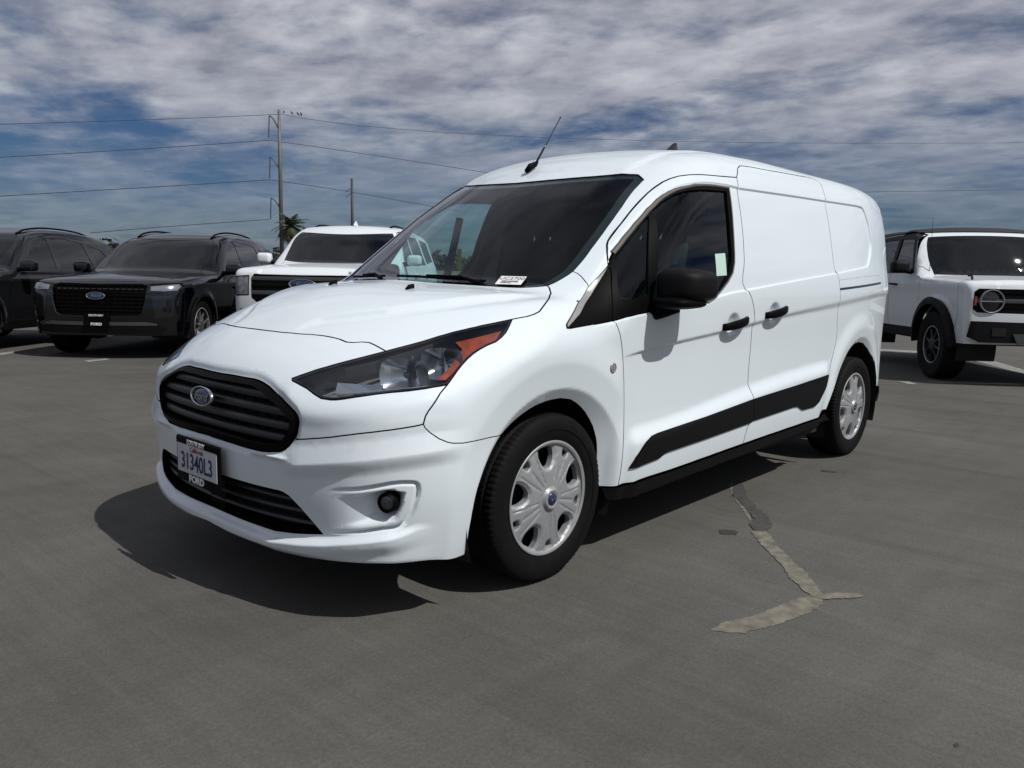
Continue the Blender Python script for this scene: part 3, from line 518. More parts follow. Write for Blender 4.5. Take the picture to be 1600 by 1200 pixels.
CV['bcrease']=[(-.847,-.499,.529),(-.840,-.523,.533),(-.833,-.546,.537),(-.826,-.568,.540),(-.818,-.589,.544),(-.810,-.610,.547),(-.802,-.630,.551),(-.794,-.650,.554),(-.785,-.669,.557),(-.776,-.687,.560),(-.766,-.704,.563),(-.755,-.720,.566),(-.744,-.735,.568),(-.733,-.749,.571),(-.720,-.762,.574),(-.708,-.775,.576),(-.694,-.787,.579),(-.680,-.799,.581),(-.665,-.810,.583),(-.650,-.820,.585),(-.631,-.832,.587),(-.611,-.842,.589),(-.590,-.852,.591),(-.570,-.860,.593),(-.549,-.867,.594),(-.526,-.873,.596)]
CV['bcrease_top']=[(-.817,-.589,.582),(-.809,-.609,.587),(-.801,-.629,.592),(-.792,-.649,.597),(-.784,-.668,.602),(-.774,-.686,.606),(-.764,-.703,.610),(-.754,-.719,.613),(-.743,-.734,.617),(-.731,-.748,.620),(-.719,-.762,.623),(-.706,-.774,.626),(-.693,-.787,.628),(-.679,-.798,.630),(-.664,-.809,.631),(-.649,-.819,.632),(-.631,-.831,.632),(-.611,-.841,.631),(-.591,-.851,.630),(-.570,-.860,.629)]
CV['hcrease']=[(-.833,-.406,.754),(-.834,-.440,.739),(-.833,-.472,.724),(-.831,-.505,.709),(-.825,-.533,.702),(-.818,-.557,.701),(-.809,-.580,.702),(-.800,-.601,.704),(-.790,-.622,.707),(-.779,-.641,.712),(-.767,-.659,.716),(-.755,-.676,.720),(-.743,-.692,.724),(-.730,-.708,.727),(-.717,-.724,.730),(-.703,-.738,.733),(-.689,-.752,.736),(-.674,-.766,.739),(-.659,-.778,.741),(-.643,-.791,.744),(-.627,-.802,.746),(-.610,-.813,.748),(-.592,-.823,.751),(-.574,-.833,.753),(-.555,-.842,.754),(-.535,-.851,.756)]
CV['fog_out']=[(-.817,-.585,.441),(-.809,-.609,.457),(-.801,-.630,.466),(-.792,-.652,.471),(-.782,-.673,.474),(-.772,-.694,.476),(-.760,-.712,.479),(-.749,-.730,.483),(-.736,-.746,.487),(-.723,-.761,.491),(-.709,-.775,.495),(-.694,-.789,.499),(-.679,-.802,.501),(-.663,-.813,.502),(-.646,-.825,.501),(-.628,-.835,.499),(-.615,-.842,.488),(-.613,-.843,.466),(-.616,-.841,.446),(-.621,-.837,.427),(-.626,-.832,.404),(-.633,-.825,.383),(-.646,-.813,.355),(-.661,-.799,.341),(-.681,-.783,.335),(-.700,-.764,.333),(-.714,-.749,.329),(-.727,-.732,.325),(-.739,-.715,.321),(-.750,-.697,.318),(-.761,-.677,.315),(-.771,-.656,.312),(-.781,-.631,.308),(-.792,-.604,.306),(-.801,-.576,.303)]
CV['flank1']=[(.031,-.906,.835)]
CV['flank2']=[(.034,-.904,.738)]
CV['track']=[(2.581,-.909,1.090),(3.406,-.860,1.124),(3.402,-.862,1.111),(2.580,-.910,1.077)]
CV['qglass']=[(.475,-.788,1.227),(.502,-.787,1.246),(.529,-.785,1.265),(.556,-.784,1.284),(.584,-.782,1.303),(.613,-.780,1.324),(.643,-.777,1.344),(.674,-.775,1.365),(.705,-.771,1.387),(.737,-.768,1.408),(.714,-.785,1.381),(.693,-.800,1.353),(.674,-.814,1.327),(.656,-.827,1.300),(.639,-.839,1.274),(.623,-.851,1.248),(.608,-.862,1.223),(.595,-.872,1.197),(.583,-.882,1.172),(.572,-.890,1.147),(.563,-.897,1.122),(.555,-.904,1.097),(.550,-.909,1.073),(.505,-.906,1.068),(.464,-.901,1.063),(.426,-.895,1.058),(.390,-.887,1.054),(.396,-.876,1.078),(.403,-.864,1.101),(.412,-.850,1.125)]
for k_ in CV: CV[k_]=np.array(CV[k_],float)

DKGLASS=mat('dark_glass',(.003,.004,.005),.015,spec=.5)
CHARCOAL=mat('charcoal_paint',(.008,.0084,.0095),1,.0,.9,.012,spec=0); BLACKP=mat('black_paint',(.0012,.0014,.0026),1,0,1,.01,spec=0); WHITE2=mat('white_suv_paint',(.64,.67,.69),.5,0,.6,.02,spec=.2)
LAMPLIT=mat('lamp_clear',(.30,.32,.35),.12,.7); ALLOY=mat('alloy_wheel',(.16,.16,.165),.35,.7); DARKALLOY=mat('dark_alloy',(.02,.02,.021),.4,.5)
# ------------------------------------------------------------------ the van's surface relief (metres along the normal)
def itp(x,c,ax=0,vz=2): 
    c=c[np.argsort(c[:,ax])]; return np.interp(x,c[:,ax],c[:,vz])
CR=CV['crease']; CRL=CV['crease_low']; KT=CV['kick_top']; BC=CV['bcrease'].copy(); BC[:,1]*=-1; HC=CV['hcrease'].copy(); HC[:,1]*=-1
HANDLES=((1.285,.930),(1.718,.972))
def soft(x,w): # smooth max(0,x)
    return np.where(x<-w,0,np.where(x>w,x,(x+w)**2/(4*w)))
def cvi(k,p): return int(np.argmin(((CV[k]-np.array(p))**2).sum(1)))
WI1=cvi('win_out',(1.409,-.785,1.578)); WI2=cvi('win_out',(1.028,-.913,1.033)); DF=cvi('door_front',(.323,-.902,.977)); AI=cvi('arch',(-.287,-.893,.607)); WL=cvi('ws_left',(.313,-.697,1.162)); S1=cvi('sill_top',(.406,-.894,.298)); S2=cvi('sill_top',(1.452,-.897,.324))
FRAMEPOLY=np.array([(.02,.955),(.16,1.04),(.30,1.11),(.45,1.23)]+[(p[0],p[2]+.012) for p in CV['win_out'][:WI1+1:2]]+[(1.52,1.585)]+[(p[0],p[2]) for p in CV['recess'][1:-1]]+[(1.406,1.084),(1.256,1.073),(1.115,1.055),(1.03,1.026),(.7,1.004),(.48,.99),(.32,.968),(.05,.948)])
FRAMEPOLY=rounded(FRAMEPOLY,70,2); FRAMESDF=GridSDF(FRAMEPOLY)
GRP=np.abs(CV['grille'][:,1:]); GRP=np.vstack([GRP,GRP[::-1]*[-1,1]]); GRSDF=GridSDF(GRP)
def fan(P): return np.stack([1.1*np.arctan2(np.abs(P[:,1]),.3-P[:,0]),P[:,2]],1)
FOG=rounded(fan(CV['fog_out']),45,1); FOGSDF=GridSDF(FOG,.08,.002)
FOGL=FOG[:,0].min(); FOGR=FOG[:,0].max()
HCR=np.array([(-.62,.20),(-.569,.234),(-.417,.412),(-.23,.549),(-.065,.635),(.15,.70)])
def relief(P):
    x,y,z=P[:,0],np.abs(P[:,1]),P[:,2]; R=np.zeros(len(P))
    side=sst(.55,.68,y)
    m=(x>.2)&(y>.6)
    if m.any():
        X,Z=x[m],z[m]; zc=itp(X,CR); h=np.maximum(itp(X,CRL)-zc,-.06); h=-h
        r=-.012*sst(0,1,(zc-Z)/h)*sst(.36,.55,X)
        kt=itp(X,KT)+.015; front=sst(.425,.50,X+.0*Z); rear=1-sst(2.40,2.52,X-.30*(Z-.45))
        r+=.026*sst(0,.085,kt-Z)*front*rear
        # blank-window / glass recess
        q=np.stack([X,Z],1); near=(Z>.9); 
        d=np.full(len(X),1.); 
        if near.any(): d[near]=FRAMESDF(q[near])
        r-=.010*sst(.002,-.008,d)
        for hx,hz in HANDLES:
            e=np.hypot((X-hx)/.070,(Z-hz+.004)/.060); r-=.024*(1-sst(.15,1.0,e))**.8
        # rear arch flare
        rr=np.hypot(X-3.05,Z-.33); fl=sst(2.45,2.62,X)
        r+=fl*(.016*sst(.62,.50,rr)*(Z>.2)-soft(.50-rr,.012)*.12-soft(.445-rr,.006)*.40)
        R[m]+=r
    m=(x>-.62)&(x<.42)&(y>.6)
    if m.any():
        X,Z=x[m],z[m]; rr=np.hypot(X-.0,Z-.32); fade=sst(.42,.34,X)*sst(-.62,-.48,X)
        R[m]+=fade*(.010*sst(.66,.52,rr)-soft(.515-rr,.010)*.14-soft(.42-rr,.005)*.50)
    m=(x<-.3)&(z<.86)&(y>.25)
    if m.any():
        X,Y,Z=x[m],y[m],z[m]; f=sst(.40,.52,Y)*sst(-.42,-.60,X)
        zb=np.interp(Y,BC[:,1],BC[:,2]); zh=np.interp(Y,HC[:,1],HC[:,2])
        r=f*.017*(np.clip(1-(Z-zb)/.06,0,1)*(Z>=zb)+(Z<zb)*(1-.85*sst(.0,.055,zb-Z)))
        r+=sst(.38,.45,Y)*sst(-.46,-.58,X)*.006*(sst(.06,0,Z-zh)*(Z>=zh)+(Z<zh)*(1-sst(0,.055,zh-Z)))
        R[m]+=r
    m=(x<-.75)&(z>.5)&(z<.85)&(y<.6)
    if m.any():
        d=GRSDF(np.stack([y[m],z[m]],1)); R[m]-=.010*sst(.022,.0,d)*(d>-.02)
        # small ledge under the grille corner
        R[m]+=.012*np.exp(-((z[m]-.540)/.008)**2)*sst(.26,.32,y[m])*sst(.48,.43,y[m])
    m=(x<-.5)&(z<.56)&(y>.5)
    if m.any():
        q=fan(P[m]); d=FOGSDF(q); w=sst(FOGL+.02,FOGL+.17,q[:,0]); ins=-d
        wide=.022+.018*sst(FOGR-.10,FOGR-.03,q[:,0])
        bead=-.017*sst(0,.006,ins)+.014*sst(.009,.015,ins)-.010*sst(wide,wide+.008,ins)-.055*sst(wide+.004,wide+.02,ins)*sst(FOGL+.03,FOGR-.06,q[:,0])
        R[m]+=bead*w
    m=(x<-.5)&(z<.40)
    if m.any():
        Y,Z=y[m],z[m]; zl=np.interp(Y,[0,.2,.37,.5,.6,.7,.79,.83],[.276,.270,.262,.278,.294,.316,.336,.352])
        R[m]+=.030*sst(.004,-.020,Z-zl)*sst(.86,.76,Y)*(1-.4*sst(.0,.05,zl-.03-Z))
        R[m]-=.016*sst(.235,.200,Z)*sst(-.50,-.68,x[m])
    m=(x<.25)&(x>-.75)&(z>.9)&(y<.8)
    if m.any():
        X,Y=x[m],y[m]; yc=np.interp(X,HCR[:,0],HCR[:,1]); f=sst(-.70,-.5,X)*sst(.18,-.05,X)
        R[m]+=f*(.012*sst(.035,-.01,Y-yc)-.004*np.exp(-((Y-yc-.05)/.03)**2)+.006*sst(.30,.0,Y))
    m=(x>.8)&(z>1.5)&(y<.75)
    if m.any():
        X,Y=x[m],y[m]; R[m]+=.009*sst(.545,.505,Y)*sst(.84,.95,X)*sst(3.8,3.6,X)
        for yr in (.17,.36): R[m]+=-.006*np.exp(-((Y-yr)/.02)**2)*sst(1.3,1.5,X)*sst(3.75,3.6,X)
    return R
VAN=Body(van_field,relief)
SIDE=Mapper('side'); CYL=Mapper('cyl',(0,0,.55),.85); SPH=Mapper('sph',(.15,0,.50),1.0); TAIL=Mapper('tail',(3.0,0,0)); TOPM=Mapper('top',(0,0,.55))
CC=(1,math.pi/2*.85); CS=(0,0.0)
def J(*a): return np.vstack([CV[x] if isinstance(x,str) else np.atleast_2d(np.array(x,float)) for x in a])
def rv(k,i=None,j=None): return CV[k][::-1][i:j]

# ------------------------------------------------------------------ wheels
def make_wheel(parent,c,sgn,R=.3215,rim=.2175,width=.205,cover=None,name='wheel',seg=270,dark=False,rot0=0.0):
    w=bpy.data.objects.new(name,None); COL.objects.link(w); w.parent=parent; w.location=c; w.empty_display_size=.1
    # tyre: lathe with tread relief
    hw=width/2; prof=[(rim-.012,-hw*.75),(rim+.004,-hw*.92),(rim+.03,-hw*1.0),(R-.055,-hw*1.04),(R-.02,-hw*.97)]
    tread=np.linspace(-hw*.88,hw*.88,33)
    for t in tread: prof.append((R-.010*(abs(t)/hw)**4,t))
    prof+=[(R-.012,hw*.945),(R-.022,hw*.985),(R-.034,hw*1.025),(R-.040,hw*1.035),(R-.055,hw*1.045),(R-.060,hw*1.040),(rim+.045,hw*1.02),(rim+.030,hw*1.0),(rim+.022,hw*.985),(rim+.012,hw*.95),(rim+.002,hw*.90),(rim-.012,hw*.86)]
    k=len(prof); V=[];F=[]
    for i in range(seg):
        a=2*math.pi*i/seg
        for (r,t) in prof:
            rr=r
            if abs(t)<hw*.97 and r>R-.016:
                u=t/hw
                for g in (-.56,-.19,.19,.56):
                    if abs(u-g)<.045: rr-=.0075
                if abs(u)>.60 and (i%3)==0: rr-=.0032
                elif .2<abs(u)<.56 and ((i+int(u*8))%3)==0: rr-=.002
            V.append((rr*math.cos(a),sgn*t,rr*math.sin(a)))
    for i in range(seg):
        j=(i+1)%seg
        for q in range(k-1): F.append((i*k+q,j*k+q,j*k+q+1,i*k+q+1) if sgn<0 else (i*k+q,i*k+q+1,j*k+q+1,j*k+q))
    ty=obj('tyre',V,F,RUBBER,w); smooth_by_angle(ty,28)
    # rim barrel; brake disc coloured black to give the shade behind the cover
    MB().lathe_y([(rim-.012,hw*.5),(rim-.006,hw*.86),(rim+.002,hw*.93),(rim-.004,hw*.95),(rim-.012,hw*.90)],(0,0,0),72,sgn).build('rim',SILVER,w,True)
    MB().lathe_y([(0,hw*.05),(rim-.07,hw*.05),(rim-.07,-.01),(rim-.02,-.01)],(0,0,0),48,sgn).build('brake_shade_disc',LINER,w,True)
    cover(w,rim,hw,sgn,rot0) if cover else None
    return w
def radial_plate(w,name,rim,hw,sgn,holes,height,m,h=.007,rot0=0.0,hub=0.0,back=None):
    """a disc with cut-outs, heights from height(q)"""
    t=np.linspace(0,2*math.pi,97)[:-1]; outer=np.stack([np.cos(t),np.sin(t)],1)*rim
    hs=[resample(hh,h) for hh in holes]; outer=resample(outer,h)
    v,tr,ids=triangulate(outer,hs,h); z=height(v)
    c,s=math.cos(rot0),math.sin(rot0); X=v[:,0]*c-v[:,1]*s; Z=v[:,0]*s+v[:,1]*c
    P=np.stack([X,sgn*(hw+z),Z],1); F=[tuple(f) if sgn<0 else (f[0],f[2],f[1]) for f in tr]; V=[tuple(p) for p in P]
    for l in ids[1:]:
        n=len(l); b=len(V)
        for i in l: V.append((X[i],sgn*(hw+z[i]),Z[i]))
        for i in l: V.append((X[i]*1.0,sgn*(hw+z[i]-.022),Z[i]))
        for i in range(n):
            j=(i+1)%n; F.append((b+i,b+j,b+n+j,b+n+i))
    o=obj(name,V,F,m,w); smooth_by_angle(o,30); return o
def sector(a,pts,rot=0):
    """outline from (radius, degrees off centre) mirrored about angle a"""
    full=[(r,d) for r,d in pts]+[(r,-d) for r,d in pts[::-1]]
    return np.array([(r*math.cos(math.radians(a+d)),r*math.sin(math.radians(a+d))) for r,d in full])
def van_cover(w,rim,hw,sgn,rot0):
    R0=rim; holes=[];big=[];slot=[]
    for k in range(5):
        b=rounded(sector(18+72*k,[(R0*.54,5),(R0*.58,9.3),(R0*.67,13.3),(R0*.78,14.2),(R0*.885,11.8),(R0*.905,6.8)]),60,1); big.append(b)
        s=rounded(sector(54+72*k,[(R0*.77,3.0),(R0*.82,5.0),(R0*.885,5.2),(R0*.90,3)]),60,1); slot.append(s)
    holes=big+slot
    def height(v):
        r=np.hypot(v[:,0],v[:,1]); a=np.degrees(np.arctan2(v[:,1],v[:,0]))
        z=.012-.020*(r/R0)**2+.010*sst(R0*.93,R0*.97,r)-.012*sst(R0*.97,R0,r)
        # creases on the spokes
        d=np.full(len(v),1.)
        for hh in big: d=np.minimum(d,sdf(v,hh))
        z-=.008*sst(.0125,.001,d)
        d2=np.full(len(v),1.)
        for hh in slot: d2=np.minimum(d2,sdf(v,hh))
        z-=.004*sst(.006,0,d2)
        m1=np.abs(((a-54+36)%72)-36); ridge=np.exp(-((m1*r*.01745)/.0045)**2)*sst(R0*.2,R0*.34,r)*sst(R0*.80,R0*.62,r); z-=.0036*ridge
        m2=np.abs(np.abs(((a-18+36)%72)-36)-20.5); z-=.0036*np.exp(-((m2*r*.01745)/.003)**2)*sst(R0*.24,R0*.36,r)*sst(R0*.92,R0*.8,r)
        z+=.012*sst(.046,.036,r)-.004*sst(.030,.026,r)
        return z
    o=radial_plate(w,'wheel_cover',R0,hw-.012,sgn,holes,height,SILVER,.0055,rot0)
    b=MB(); b.lathe_y([(0,.0),(.022,.0005),(.0235,-.003)],(0,sgn*(hw+.0115),0),32,sgn); e=b.build('hub_emblem',BLUEM,w,True)
    M=frame((0,sgn*(hw+.0125),0),(-sgn*-1 if False else (1 if sgn<0 else -1),0,0),(0,0,1)); M=M@Matrix.Rotation(rot0,4,'Z')
    text_obj('emblem_lettering','Ford',.017,CHROME,M,e,shear=.25)
    return o

# ------------------------------------------------------------------ the van
van=empty('cargo_van','white cargo van with black side mouldings and silver wheel covers, parked in the foreground','van')
vp=dict(body=VAN,parent=van)
def off_lines(poly,offs,h=.009): return [(np.vstack([p_,p_[:1]]),h) for p_ in (inset(resample(poly,h),o) for o in offs)]
def ell(cx,cz,a,b,ks): return [(np.array([(cx+a*k*math.cos(t),cz+b*k*math.sin(t)) for t in np.linspace(0,2*math.pi,41)]),.008) for k in ks]
def xz(c,dz=0): c=c[np.argsort(c[:,0])]; return np.stack([c[:,0],c[:,2]+dz],1)
FRF=off_lines(FRAMEPOLY,(-.003,.001,.005,.009))
def between(t): a,b_=xz(CR),xz(CRL); X=np.linspace(.37,3.36,150); return np.stack([X,np.interp(X,a[:,0],a[:,1])*(1-t)+np.interp(X,b_[:,0],b_[:,1])*t],1)
CRF=[(between(t_),.012) for t_ in (-.25,.05,.35,.65,.95,1.25)]
SIDEF=FRF+CRF
for hx,hz in HANDLES: SIDEF+=ell(hx,hz-.004,.070,.060,(1.02,.85,.6,.3))
FANM=Mapper('fan')
def to_sph(lines):
    out=[]
    for l,h_ in lines: out.append((SPH.inv(VAN.hit(FANM,np.asarray(l,float))),h_))
    return out
def front_line(c,dz=0): q=c.copy(); q[:,1]=-np.abs(q[:,1]); q[:,2]+=dz; return (SPH.inv(q),.008)
def lip_line(dz):
    Y=np.array([.0,.1,.2,.3,.37,.44,.5,.55,.6,.65,.7,.75,.79,.82]); Zl=np.interp(Y,[0,.2,.37,.5,.6,.7,.79,.83],[.276,.270,.262,.278,.294,.316,.336,.352])+dz
    return (SPH.inv(VAN.hit(Mapper('nose',(0,0,0)),np.stack([-Y,Zl],1))),.007)
BUMPF=to_sph(off_lines(FOG,(-.004,0,.003,.006,.009,.015,.022,.032,.042,.052,.064),.0055))+[front_line(CV['bcrease'],d_) for d_ in (.06,.03,.004,0,-.004,-.016,-.030,-.044,-.058)]+[lip_line(d_) for d_ in (.006,0,-.006,-.013,-.021)]
HEADF=[front_line(CV['hcrease'],d_) for d_ in (.04,.02,.004,0,-.005,-.018,-.034,-.05)]
gl2=inset(resample(SPH.inv(CV['grille']),.01),-.015); HEADF+=[(inset(resample(SPH.inv(CV['grille']),.01),-d_),.01) for d_ in (.007,.014,.022)]
# panels --------------------------------------------------------------------------------------------------
hood=panel('hood',VAN,CYL,J('hood_front','lamp_top2','hood_side','cowl',(CV['cowl'][-1])),WHITE,van,center=CC,h=.014,gap=.0030)
gi=int(np.argmax(np.abs(CV['grille'][:,1]))); gb=cvi('grille',(-.847,-.490,.621))
header=panel('upper_fascia',VAN,SPH,J('hood_front','lamp_top',rv('lamp_bottom'),rv('fend_front')[1:],rv('header_low')[1:],CV['grille'][:gb+1][::-1]),WHITE,van,center=CS,h=.010,feats=HEADF,gap=.0024)
LGC=CV['low_grille']
bump=panel('front_bumper',VAN,SPH,J(CV['grille'][gb:][::-1],'header_low','fend_bump',CV['arch'][:AI+1][::-1],'bump_bot',LGC[::-1]),BUMPER,van,center=CS,h=.010,depth=.02,lip=0,gap=.0016,feats=BUMPF)
fender=panel('front_fender',VAN,CYL,J('hood_side',CV['ws_left'][:WL+1],'pillar_seam','strip_front','sail_bot',CV['door_front'][DF:],CV['arch'][AI:][::-1],rv('fend_bump'),'fend_front',rv('lamp_right')),WHITE,van,both=True,h=.011)
door_poly=J('door_top','door_rear',CV['sill_top'][S1:S2+1][::-1],CV['door_front'][DF:][::-1],rv('win_out'))
fdoor=panel('front_door',VAN,SIDE,door_poly,WHITE,van,both=True,h=.015,inner=(.030,TRIMDK),feats=SIDEF,gap=.0026)
slide=panel('sliding_door',VAN,SIDE,J('slide_top','slide_rear',CV['sill_top'][S2:][::-1],rv('door_rear')),WHITE,van,both=True,h=.016,feats=SIDEF,gap=.0024)
REARX=3.74
rr_=np.linspace(.35,1.2,12)
zr=[.40,.36]+[]
shell_poly=J(rv('ws_top'),CV['ws_left'][WL:][::-1],'pillar_seam',[(.428,-.789,1.196)],'door_top','slide_top','slide_rear','rarch',[(3.58,-.84,.36),(REARX,-.80,.345)])
def section(x,z0,n=40):
    th0=math.atan2(z0-.55,.80); q=np.stack([np.full(n,x),np.linspace(th0,math.pi/2,n)*.85],1); return VAN.hit(CYL,q)
sec=section(REARX,.345)
shell_poly=np.vstack([shell_poly,sec[1:],[[ CV['ws_top'][-1][0]+1.0,0,1.8]]])
SHF=[(CYL.inv(VAN.hit(SIDE,l)),h_) for l,h_ in FRF]+[(CYL.inv(VAN.hit(SIDE,np.asarray(l))),h_) for l,h_ in CRF]
shell=panel('body_shell',VAN,CYL,shell_poly,WHITE,van,center=CC,h=.017,inner=(.03,TRIMDK),feats=SHF)
tail_poly=np.vstack([sec[:,1:],]); 
tailq=np.vstack([sec[:,[1,2]],[[0,.345]]])
panel('rear_doors',VAN,TAIL,tailq,WHITE,van,center=(0,0.0),param=True,h=.03)
# glass
def darkring(name,body,mp,poly,w,m,parent,off,**k):
    q=dedupe(mp.inv(np.asarray(poly,float))); q=resample(q,.012); return q
wsP=J('cowl')[::-1]; wsP=np.vstack([wsP,CV['ws_left'],CV['ws_top']])
ws=panel('windshield',VAN,CYL,wsP,WS,van,center=CC,h=.03,gap=.003,depth=0,off=-.004)
# frit border: dark band round the glass on the inside face
def band(name,body,mp,poly,width,m,parent,off,center=None,h=.02,both=False,gap=.001):
    q=dedupe(mp.inv(np.asarray(poly,float))); q=resample(q,h); cm=None
    inn=inset(q,width)
    if center is not None:
        cm=np.abs(q[:,center[0]]-center[1])<2.5e-3; inn[cm,center[0]]=center[1]; q=inset(q,gap); q[cm,center[0]]=center[1]
        P,N=body.surf(mp,q,off); I,NI=body.surf(mp,inn,off); n=len(q); V=np.vstack([P,I]); F=[]
        for i in range(n):
            j=(i+1)%n
            if cm[i] and cm[j]: continue
            F.append((i,j,n+j,n+i))
        V2=V*[1,-1,1]; F2=[tuple(x+2*n for x in f[::-1]) for f in F]; return obj(name,np.vstack([V,V2]),F+F2,m,parent,smooth=True)
    q=inset(q,gap); P,N=body.surf(mp,q,off); I,NI=body.surf(mp,inn,off); n=len(q); V=np.vstack([P,I,P-N*.004,I-N*.004]); F=[]
    for i in range(n):
        j=(i+1)%n; F+=[(i,j,n+j,n+i),(n+i,n+j,3*n+j,3*n+i),(i,2*n+i,2*n+j,j)]
    o=obj(name,V,F,m,parent,smooth=False); smooth_by_angle(o,40)
    if both:
        o2=obj(name,V*[1,-1,1],[f[::-1] for f in F],m,parent); smooth_by_angle(o2,40); return o,o2
    return o
band('glass_border',VAN,CYL,wsP,.030,GLOSSBL,ws,-.007,center=CC)
# side window: black frame, panes, sail
GM=CV['glass']; QG=CV['qglass']
frm=panel('window_frame',VAN,SIDE,J('win_out',CV['door_front'][1:DF+1][::-1]),SATINBL,van,both=True,h=.02,holes=[GM,QG],off=.003,depth=.014,lip=0,flange_mat=SATINBL)
panel('door_glass',VAN,SIDE,GM,WSIDE,van,both=True,h=.05,gap=-.004,depth=0,off=-.006)
panel('quarter_glass',VAN,SIDE,QG,WSIDE,van,both=True,h=.05,gap=-.004,depth=0,off=-.006)
panel('sail_trim',VAN,SIDE,J('strip_back','sail_bot',CV['door_front'][1:DF+1][::-1]),SATINBL,van,both=True,h=.02,off=.003)
panel('pillar_strip',VAN,CYL,J('strip_front',rv('strip_back')),STRIPM,van,both=True,h=.015,off=.006,gap=.001)
SEAL=mat('rubber_seal',(.085,.078,.07),.6)
# weather seal along the upper window edge
def ribbon(name,line,off,w,m,parent,both=True,body=VAN,mp=SIDE):
    q=resample(mp.inv(np.asarray(line,float)),.02,closed=False); t=np.gradient(q,axis=0); t/=np.linalg.norm(t,axis=1)[:,None]; n=np.stack([-t[:,1],t[:,0]],1)
    A,N=body.surf(mp,q+n*w/2,off); B,_=body.surf(mp,q-n*w/2,off); C0,_=body.surf(mp,q,off+w*.28); A0,_=body.surf(mp,q+n*w/2,-.006); B0,_=body.surf(mp,q-n*w/2,-.006); k=len(q); V=np.vstack([A0,A,C0,B,B0]); F=[]
    for i in range(k-1):
        for r in range(4): F.append((r*k+i,r*k+i+1,(r+1)*k+i+1,(r+1)*k+i))
    fn=Vector(V[F[k][1]]-V[F[k][0]]).cross(Vector(V[F[k][2]]-V[F[k][1]]))
    if fn.y>0: F=[f[::-1] for f in F]
    o=obj(name,V,F,m,parent,smooth=True)
    if both: obj(name,V*[1,-1,1],[f[::-1] for f in F],m,parent,smooth=True)
    return o
ribbon('window_seal',CV['win_out'][:WI1+1],.004,.011,SEAL,van); ribbon('window_seal',CV['win_out'][WI1:WI2+1],.004,.008,SEAL,van)
# mouldings
MO=CV['mold']
for nm,pl in (('door_moulding',np.vstack([MO[:7],MO[18:]])),('door_moulding',np.vstack([MO[6:19]]))):
    pl=pl.copy(); pl[:,1]=-.9
    panel(nm,VAN,SIDE,pl,BLACKPL,van,both=True,h=.018,off=.007,gap=.0025,depth=.012,lip=0,flange_mat=BLACKPL)
sill=np.vstack([CV['sill_top'],[(2.50,-.9,.352),(2.573,-.894,.300),(1.234,-.888,.262),(.36,-.883,.238)]])
panel('sill_trim',VAN,SIDE,sill,BLACKPL,van,both=True,h=.02,off=.012,gap=.002,depth=.03,lip=0,flange_mat=BLACKPL)
# sliding track
panel('door_track',VAN,SIDE,np.vstack([CV['track']]),GLOSSBL,van,both=True,h=.01,off=.0015,gap=0,depth=.004,lip=0,flange_mat=GLOSSBL)
ribbon('track_seam',VAN.hit(SIDE,np.array([(2.565,1.135),(3.0,1.158),(3.40,1.168)])),-.0005,.003,DARKGAP,van)
# rear side lower bumper
panel('rear_bumper',VAN,CYL,np.vstack([[(3.53,-.85,.415),(3.56,-.84,.362)],[(REARX+.03,-.78,.35)],[(REARX+.03,-.78,.29)],[(3.50,-.83,.31)]]),BLACKPL,van,both=True,h=.02,off=.02,depth=.05,lip=0,flange_mat=BLACKPL)
# ------------------------------------------------------------------ grille
def recess_back(name,poly3,depth,m,parent,center=CS,h=.025): return panel(name,VAN,SPH,poly3,m,parent,center=center,h=h,gap=-.006,depth=0,off=-depth)
grille=bpy.data.objects.new('grille',None); COL.objects.link(grille); grille.parent=van
gp=CV['grille']
recess_back('grille_back',gp,.062,DARKGAP,grille)
band('grille_surround',VAN,SPH,gp,.026,SATINBL,grille,.004,center=CS,h=.012,gap=.004)
# inward wall of the surround
def wall(name,poly3,ins,o0,o1,m,parent,h=.012):
    q=resample(dedupe(SPH.inv(poly3)),h); cm=np.abs(q[:,0])<2.5e-3; q=inset(q,ins); q[cm,0]=0
    A,_=VAN.surf(SPH,q,o0); B,_=VAN.surf(SPH,q,o1); n=len(q); V=np.vstack([A,B]); F=[(i,(i+1)%n,n+(i+1)%n,n+i) for i in range(n) if not (cm[i] and cm[(i+1)%n])]
    V2=V*[1,-1,1]; return obj(name,np.vstack([V,V2]),F+[tuple(x+2*n for x in f[::-1]) for f in F],m,parent,smooth=True)
wall('grille_wall',gp,.026,.004,-.06,SATINBL,grille); wall('grille_edge',gp,.002,.004,-.03,SATINBL,grille)
def bars(parent,poly3,zs,hh,off,thick,m,name,lean=.0,ymax=None):
    """horizontal bars: each follows the front's curvature at height z, clipped to the opening"""
    pz=np.abs(poly3[:,1:]); full=np.vstack([pz,pz[::-1]*[-1,1]])
    for z in zs:
        z=z if callable(z) else (lambda y,z=z:z)
        ys=np.linspace(0,.62,125); k=inside(np.stack([ys,np.array([z(y) for y in ys])],1),full); 
        if not k.any(): continue
        ye=ys[k].max()+.004; yy=np.linspace(-ye,ye,61); prof=[(-hh/2,-thick),(-hh/2,-.004),(-hh*.30,0),(hh*.28,-.002),(hh/2,-.008),(hh/2,-thick)]
        V=[];F=[];n=len(prof)
        zz=np.array([z(abs(y)) for y in yy])
        base=VAN.hit(Mapper('nose',(0,0,0)),np.stack([yy,zz],1))
        for i,y in enumerate(yy):
            for dz,dx in prof: V.append((base[i,0]-dx-off,y,zz[i]+dz))
        for i in range(len(yy)-1):
            for j in range(n-1): F.append((i*n+j,i*n+j+1,(i+1)*n+j+1,(i+1)*n+j))
        F.append(tuple(range(n))); F.append(tuple((len(yy)-1)*n+j for j in range(n-1,-1,-1)))
        o=obj(name,V,F,m,parent); smooth_by_angle(o,50)
